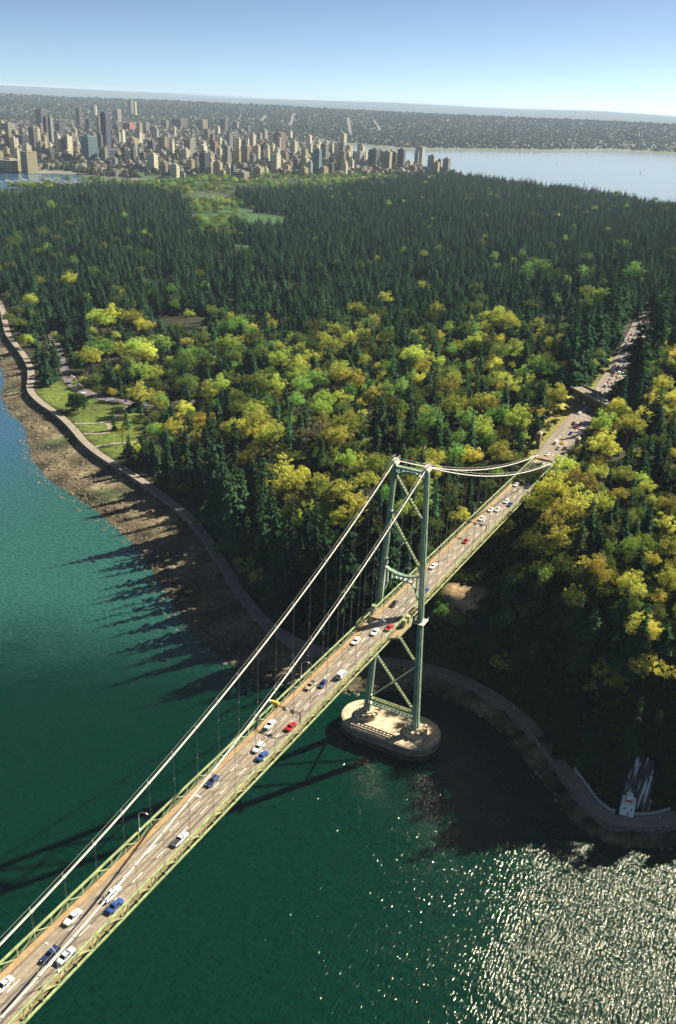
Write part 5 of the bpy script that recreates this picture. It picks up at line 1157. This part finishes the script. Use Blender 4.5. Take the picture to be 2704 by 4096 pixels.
rows = [q_.split() for q_ in "-3030 2657 27 70 t;-2961 2627 50 65 g;-2640 2300 43 38 d;-2522 2278 52 48 n;-2421 2224 29 77 d;-2503 2330 14 70 w;-3796 3650 53 96 d;-2751 2594 23 71 b;-2638 2509 22 103 d;-2632 2527 20 103 s;-3103 3063 44 59 d;-2280 2196 18 63 w;-2262 2222 29 62 w;-2265 2207 11 59 d;-3883 4037 35 103 d;-5041 5452 33 82 g;-5033 5460 15 79 w;-3377 3631 32 77 t;-3387 3566 37 66 n;-2412 2585 36 126 n;-2116 2167 47 76 l;-4388 4946 57 88 g;-4998 5822 41 116 g;-4988 5857 26 101 w;-3441 3937 65 47 r;-3251 3800 28 52 t;-3244 3844 31 58 g;-2159 2437 46 53 t;-2318 2665 20 61 w;-1976 2194 18 41 w;-1963 2203 14 44 d;-2196 2584 31 42 d;-1796 2091 33 45 w;-3599 4601 87 61 d;-3471 4657 58 63 b;-2938 3686 19 52 w;-1938 2469 33 61 g;-3406 4794 50 70 d;-3437 4970 42 53 g;-2775 3744 35 45 b;-1891 2479 37 43 w;-1631 2130 30 65 n;-2264 2741 42 48 g;-2215 3140 47 54 d;-2170 3223 30 60 w;-1777 2583 33 51 b;-1773 2459 27 35 g;-1979 3130 51 76 b;-2762 4242 38 60 g;-1873 3061 29 45 s;-2211 3772 29 63 w;-1432 2474 30 80 l;-2020 3597 36 47 w;-1912 3469 40 50 s;-1569 2442 29 51 w;-1472 2186 35 29 t;-1460 2076 47 25 g;-1519 2096 15 37 w;-1504 2098 14 36 d;-1598 2155 31 40 t;-1535 2453 30 21 t;-1549 2540 26 35 d;-1681 2820 25 40 t;-2029 1813 41 58 t;-2088 1799 72 28 t;-2115 2256 56 31 n;-3452 3848 39 43 d;-2825 2861 24 47 t;-3547 4396 37 57 g;-2917 3139 22 50 w;-1918 2423 24 32 w;-1749 2673 22 36 w;-2527 3834 25 49 g;-2884 4719 28 47 w;-1704 2269 22 32 w;-1414 2485 30 26 t;-1450 2420 30 26 t;-3115 4619 31 47 d;-3030 4190 28 49 w;-2993 3602 24 49 b;-2896 3231 24 41 w;-1923 3573 35 90 w;-1512 2903 24 38 d;-1798 3386 43 46 t;-1463 2831 36 52 s;-1423 2874 42 64 d;-1661 3419 19 46 s;-1394 2920 40 57 t;-1459 3129 23 48 d;-1370 2992 34 67 d;-1427 3292 41 74 s;-1398 3131 25 25 w;-1507 2771 25 43 t;-1654 3263 19 37 w;-1453 2753 24 32 w".split(';')]
rows = sorted(rows, key=lambda q_: math.atan2(float(q_[0]) - CAM.x, float(q_[1]) - CAM.y)); cnts = {}
ORD = lambda k: '%d%s' % (k, 'th' if 10 <= k % 100 <= 20 else {1: 'st', 2: 'nd', 3: 'rd'}.get(k % 10, 'th'))
occ = []
for x, y, w, h, t in rows:
    x, y, w, h = float(x), float(y), float(w), float(h); cnts[t] = cnts.get(t, 0) + 1
    lab = '%s %s, %s %s one from the left in the downtown skyline' % (('tall ' if h > 65 else '') + FN[t], 'tower' if h > 34 else 'block', ORD(cnts[t]), FN[t])
    building(x, y, w * .74, max(12, w * cr.uniform(.55, .9)), h, t, R(cr.choice([-7, 0, 4])), lab, 'downtown towers'); occ.append((x, y, w))
# smaller blocks between the towers
OC = np.array(occ); nb_ = 0; low = []
for _ in range(12000):
    x = cr.uniform(-4600, -1100); y = cr.uniform(1750, 4900)
    P = np.array([[x, y]])
    if not inside(P, CITY)[0] or seg_dist(P, CITY, True)[0] < 40 or not in_wedge(P, 0)[0]: continue
    if any(((x - a) / (rx + 10)) ** 2 + ((y - b) / (ry + 10)) ** 2 < 1 for a, b, rx, ry in MEADOWS): continue
    if (np.hypot(OC[:, 0] - x, OC[:, 1] - y) < OC[:, 2] * .6 + 14).any(): continue
    dd_ = math.hypot(x - CAM.x, y - CAM.y)
    if nb_ < 270 and (dd_ < 4300) and cr.random() < .22:
        w = cr.uniform(14, 25); h = cr.choice([14, 18, 22, 28, 34, 42, 52, 60]) * cr.uniform(.85, 1.1); t = cr.choice('wwttggdbsw')
        building(x, y, w, w * cr.uniform(.6, .9), h, t, R(cr.choice([-6, 2])), '%s %s block packed among the downtown towers' % (FN[t], 'low' if h < 20 else 'mid-rise'), '%s %s downtown blocks' % (FN[t], 'low' if h < 20 else 'mid-rise'), rich=False)
        OC = np.vstack([OC, [x, y, w]]); nb_ += 1
    elif len(low) < 5200: low.append((x, y))
def house_mesh(gable):
    b = MB(); b.box((0, 0, .5), (1, .75, 1))
    if gable: b.add([(-.54, -.42, 1), (.54, -.42, 1), (.54, .42, 1), (-.54, .42, 1), (-.54, 0, 1.45), (.54, 0, 1.45)], [(0, 1, 5, 4), (2, 3, 4, 5), (0, 4, 3), (1, 2, 5)])
    else: b.box((.1, 0, 1.08), (.4, .3, .16))
    return b.mesh('house')
HM = []
for k, c in enumerate([(.20, .19, .155), (.14, .125, .09), (.09, .085, .075), (.15, .14, .125), (.125, .075, .05), (.24, .23, .205)]):
    for gb in (0, 1):
        me_ = house_mesh(gb); me_.materials.append(mat('house_wall', c, .8, .12, .05)); HM.append((me_, c))
LP = np.array(low); lz = np.maximum(1.5, terrain(LP[:, 0], LP[:, 1])); hs = NR.uniform(10, 26, len(LP)); hh = NR.choice([6, 9, 10, 13, 18], len(LP)) * NR.uniform(.8, 1.2, len(LP))
instancer('low_city_blocks', np.column_stack([LP, lz - .5]), np.column_stack([hs, hs, hh]), NR.choice([0, 2, 4, 6, 8, 10], len(LP)), HM, 'low buildings crowded between the downtown towers', 'buildings', rot=NR.choice([R(-4), R(86)], len(LP)))
# straight avenues climbing the far slope
AVE = [[(-3656, 6002), (-4900, 8160)], [(-2902, 5534), (-4193, 7940)], [(-3049, 6280), (-3887, 7869)], [(-3670, 5502), (-3500, 5900)], [(-4134, 6349), (-4614, 7203)]]
for A_, B_ in AVE:
    L3 = []
    for k in range(25):
        x = A_[0] + (B_[0] - A_[0]) * k / 24; y = A_[1] + (B_[1] - A_[1]) * k / 24; L3.append((x, y, tz(x, y)))
    road_ribbon('avenue', L3, 18, mat('pale_avenue', (.15, .145, .13), .8, .1, .05), 3.5)
def off_avenues(P):
    m_ = np.ones(len(P), bool)
    for L_ in AVE: m_ &= seg_dist(P, L_) > 18
    return m_
# street trees in the city and the far suburbs
def blob_tree(seed):
    rr = random.Random(seed); b = MB()
    for k in range(5):
        ox, oy, oz = rr.uniform(-.5, .5), rr.uniform(-.5, .5), rr.uniform(.3, .9); s = rr.uniform(.35, .6)
        b.add([(ox + X * s * rr.uniform(.75, 1.25), oy + Y * s * rr.uniform(.75, 1.25), oz + Z * s * rr.uniform(.75, 1.25)) for X, Y, Z in ico], icf)
    me_ = b.mesh('suburb_tree'); me_.materials.append(MAT['leaf']); return me_
BT = [(blob_tree(k), c) for k, c in enumerate([(.095, .118, .08), (.13, .142, .075), (.072, .096, .08), (.15, .15, .07), (.082, .104, .08)])]  # pale bluish greens, with distance haze painted into the foliage colour
def polar(nn, r0, r1, p_=1.0):
    rr = np.sqrt(NR.uniform(r0 ** 2, r1 ** 2, nn)) if p_ == 1.0 else r0 * (r1 / r0) ** NR.uniform(0, 1, nn)
    az = YAW + NR.uniform(-1, 1, nn) * (math.atan(1352 / 3642.47) * 1.25 + .03); return np.stack([CAM.x + rr * np.sin(az), CAM.y + rr * np.cos(az)], 1)
q_ = polar(70000, 2300, 12800, 2.0); keepm = (inside(q_, SOUTH) & (seg_dist(q_, SOUTH, True) > 60)) | (inside(q_, CITY) & (seg_dist(q_, CITY, True) > 25))
keepm &= (np.hypot(OC[:, None, 0] - q_[None, :, 0], OC[:, None, 1] - q_[None, :, 1]) > OC[:, None, 2] * .6 + 4).all(0)
for a, b, rx, ry in MEADOWS: keepm &= ((q_[:, 0] - a) / rx) ** 2 + ((q_[:, 1] - b) / ry) ** 2 > 1
keepm &= off_avenues(q_); q_ = q_[keepm]; dr_ = np.hypot(q_[:, 0] - CAM.x, q_[:, 1] - CAM.y); sz_ = np.interp(dr_, [2300, 5000, 12000], [6, 8.5, 13]) * NR.uniform(.6, 1.4, len(q_))
bn = blobnoise(q_[:, 0], q_[:, 1], .004, 41); tid = np.clip(np.round(1.7 + bn * 1.6 + NR.normal(0, .8, len(q_))), 0, 4)
instancer('suburb_trees', np.column_stack([q_, terrain(q_[:, 0], q_[:, 1]) - .5]), np.column_stack([sz_, sz_, sz_ * NR.uniform(.8, 1.5, len(q_))]), tid, BT, 'green trees spread through the far suburbs', 'trees')
q_ = polar(52000, 4300, 12500, 2.0); q_ = q_[inside(q_, SOUTH) & (seg_dist(q_, SOUTH, True) > 120)]
q_ = q_[(NR.random(len(q_)) < .45) & off_avenues(q_)]; dr_ = np.hypot(q_[:, 0], q_[:, 1]); sz_ = np.interp(dr_, [4300, 12000], [11, 17]) * NR.uniform(.7, 1.5, len(q_))
instancer('suburb_houses', np.column_stack([q_, terrain(q_[:, 0], q_[:, 1]) - .5]), np.column_stack([sz_, sz_, np.interp(dr_, [4300, 12000], [6, 8]) * NR.uniform(.7, 1.3, len(q_))]), NR.integers(0, len(HM), len(q_)), HM, 'rows of houses covering the far side of the bay', 'houses', rot=NR.choice([0, 1.571], len(q_)) - .08)
# boats in the harbour
HULL = MB(); HULL.loft([[(-w_, y, 1.2), (w_, y, 1.2), (w_ * .6, y, 0), (-w_ * .6, y, 0)] for y, w_ in ((-5, 1.5), (-2, 1.8), (2, 1.6), (5.4, .15))]); HM_ = HULL.mesh('hull'); CAB = MB(); CAB.loft([[(-1.1, -3, 1.2), (1.1, -3, 1.2), (1.1, 1.6, 1.2), (-1.1, 1.6, 1.2)], [(-.9, -2.7, 2.6), (.9, -2.7, 2.6), (.8, .6, 2.6), (-.8, .6, 2.6)]]); CM_ = CAB.mesh('cabin'); MS = MB(); MS.tube([(0, 0, 1.2), (0, 0, 12)], .09, 4); MM_ = MS.mesh('mast')
bcount = 0; bt = random.Random(9)
for row_ in range(14):
    for k in range(9):
        x = -1890 + row_ * 24 + bt.uniform(-3, 3) + k * 4; y = 1530 + k * 26 + row_ * 14 + bt.uniform(-3, 3); P = np.array([[x, y]])
        if inside(P, CITY)[0] or inside(P, PARK)[0] or seg_dist(P, CITY, True)[0] < 8 or seg_dist(P, PARK, True)[0] < 12: continue
        o = empty('moored_boat', (x, y, -.3), R(-40) + bt.choice([0, math.pi])); s = bt.uniform(.9, 1.7); o.scale = (s, s, s)
        ms_ = bt.random() < .5; tag(o, 'small white %s boat moored in the far left harbour' % ('sailing' if ms_ else 'motor'), 'boat', 'boats moored in the harbour')
        obj('hull', HM_, MAT['white'], o); obj('cabin', CM_, MAT['white'], o)
        if ms_: obj('mast', MM_, MAT['grey_metal'], o)
        bcount += 1
# a few boats out on the bay
for x, y, lab in ((-1150, 4300, 'small boat far out on the pale bay, left one'), (-700, 4000, 'small boat far out on the pale bay, right one')):
    o = empty('sail_boat', (x, y, -.3), .7); o.scale = (1.6, 1.6, 1.6); tag(o, lab, 'boat'); obj('hull', HM_, MAT['white'], o); obj('mast', MM_, MAT['white'], o); sl_ = MB(); sl_.add([(.05, .2, 2), (.05, 4.4, 2), (.05, .2, 11.5), (-.05, .2, 2), (-.05, 4.4, 2), (-.05, .2, 11.5)], [(0, 1, 2), (5, 4, 3), (0, 3, 4, 1), (1, 4, 5, 2), (2, 5, 3, 0)]); obj('sail', sl_, MAT['white'], o)

# ------------------------------------------------------------------ haze
hz = MB(); hz.box((-15000, 28000, 127), (100000, 72000, 266))
hm = bpy.data.materials.new('haze_air'); hm.use_nodes = True; n = hm.node_tree.nodes; l = hm.node_tree.links; n.remove(n['Principled BSDF'])
pv = n.new('ShaderNodeVolumePrincipled'); pv.inputs['Color'].default_value = (.62, .78, 1.0, 1); pv.inputs['Density'].default_value = 3.0e-5; pv.inputs['Anisotropy'].default_value = 0.0
l.new(pv.outputs[0], n['Material Output'].inputs['Volume'])
tag(obj('haze', hz, hm), 'thin pale air haze over the whole scene', 'haze', kind='stuff')

# ------------------------------------------------------------------ tell look-alikes apart by their order in view
same = {}
for o in list(COL.objects):
    if o.parent is None and o.get('label') and o.get('kind') is None: same.setdefault(o['label'], []).append(o)
for lab, L in same.items():
    if 2 <= len(L) <= 75:
        L.sort(key=lambda o: math.atan2((o.location - CAM).dot(right), (o.location - CAM).dot(fwd)))
        for k, o in enumerate(L): o['label'] = '%s %s, counted from the left' % (ORD(k + 1), lab)
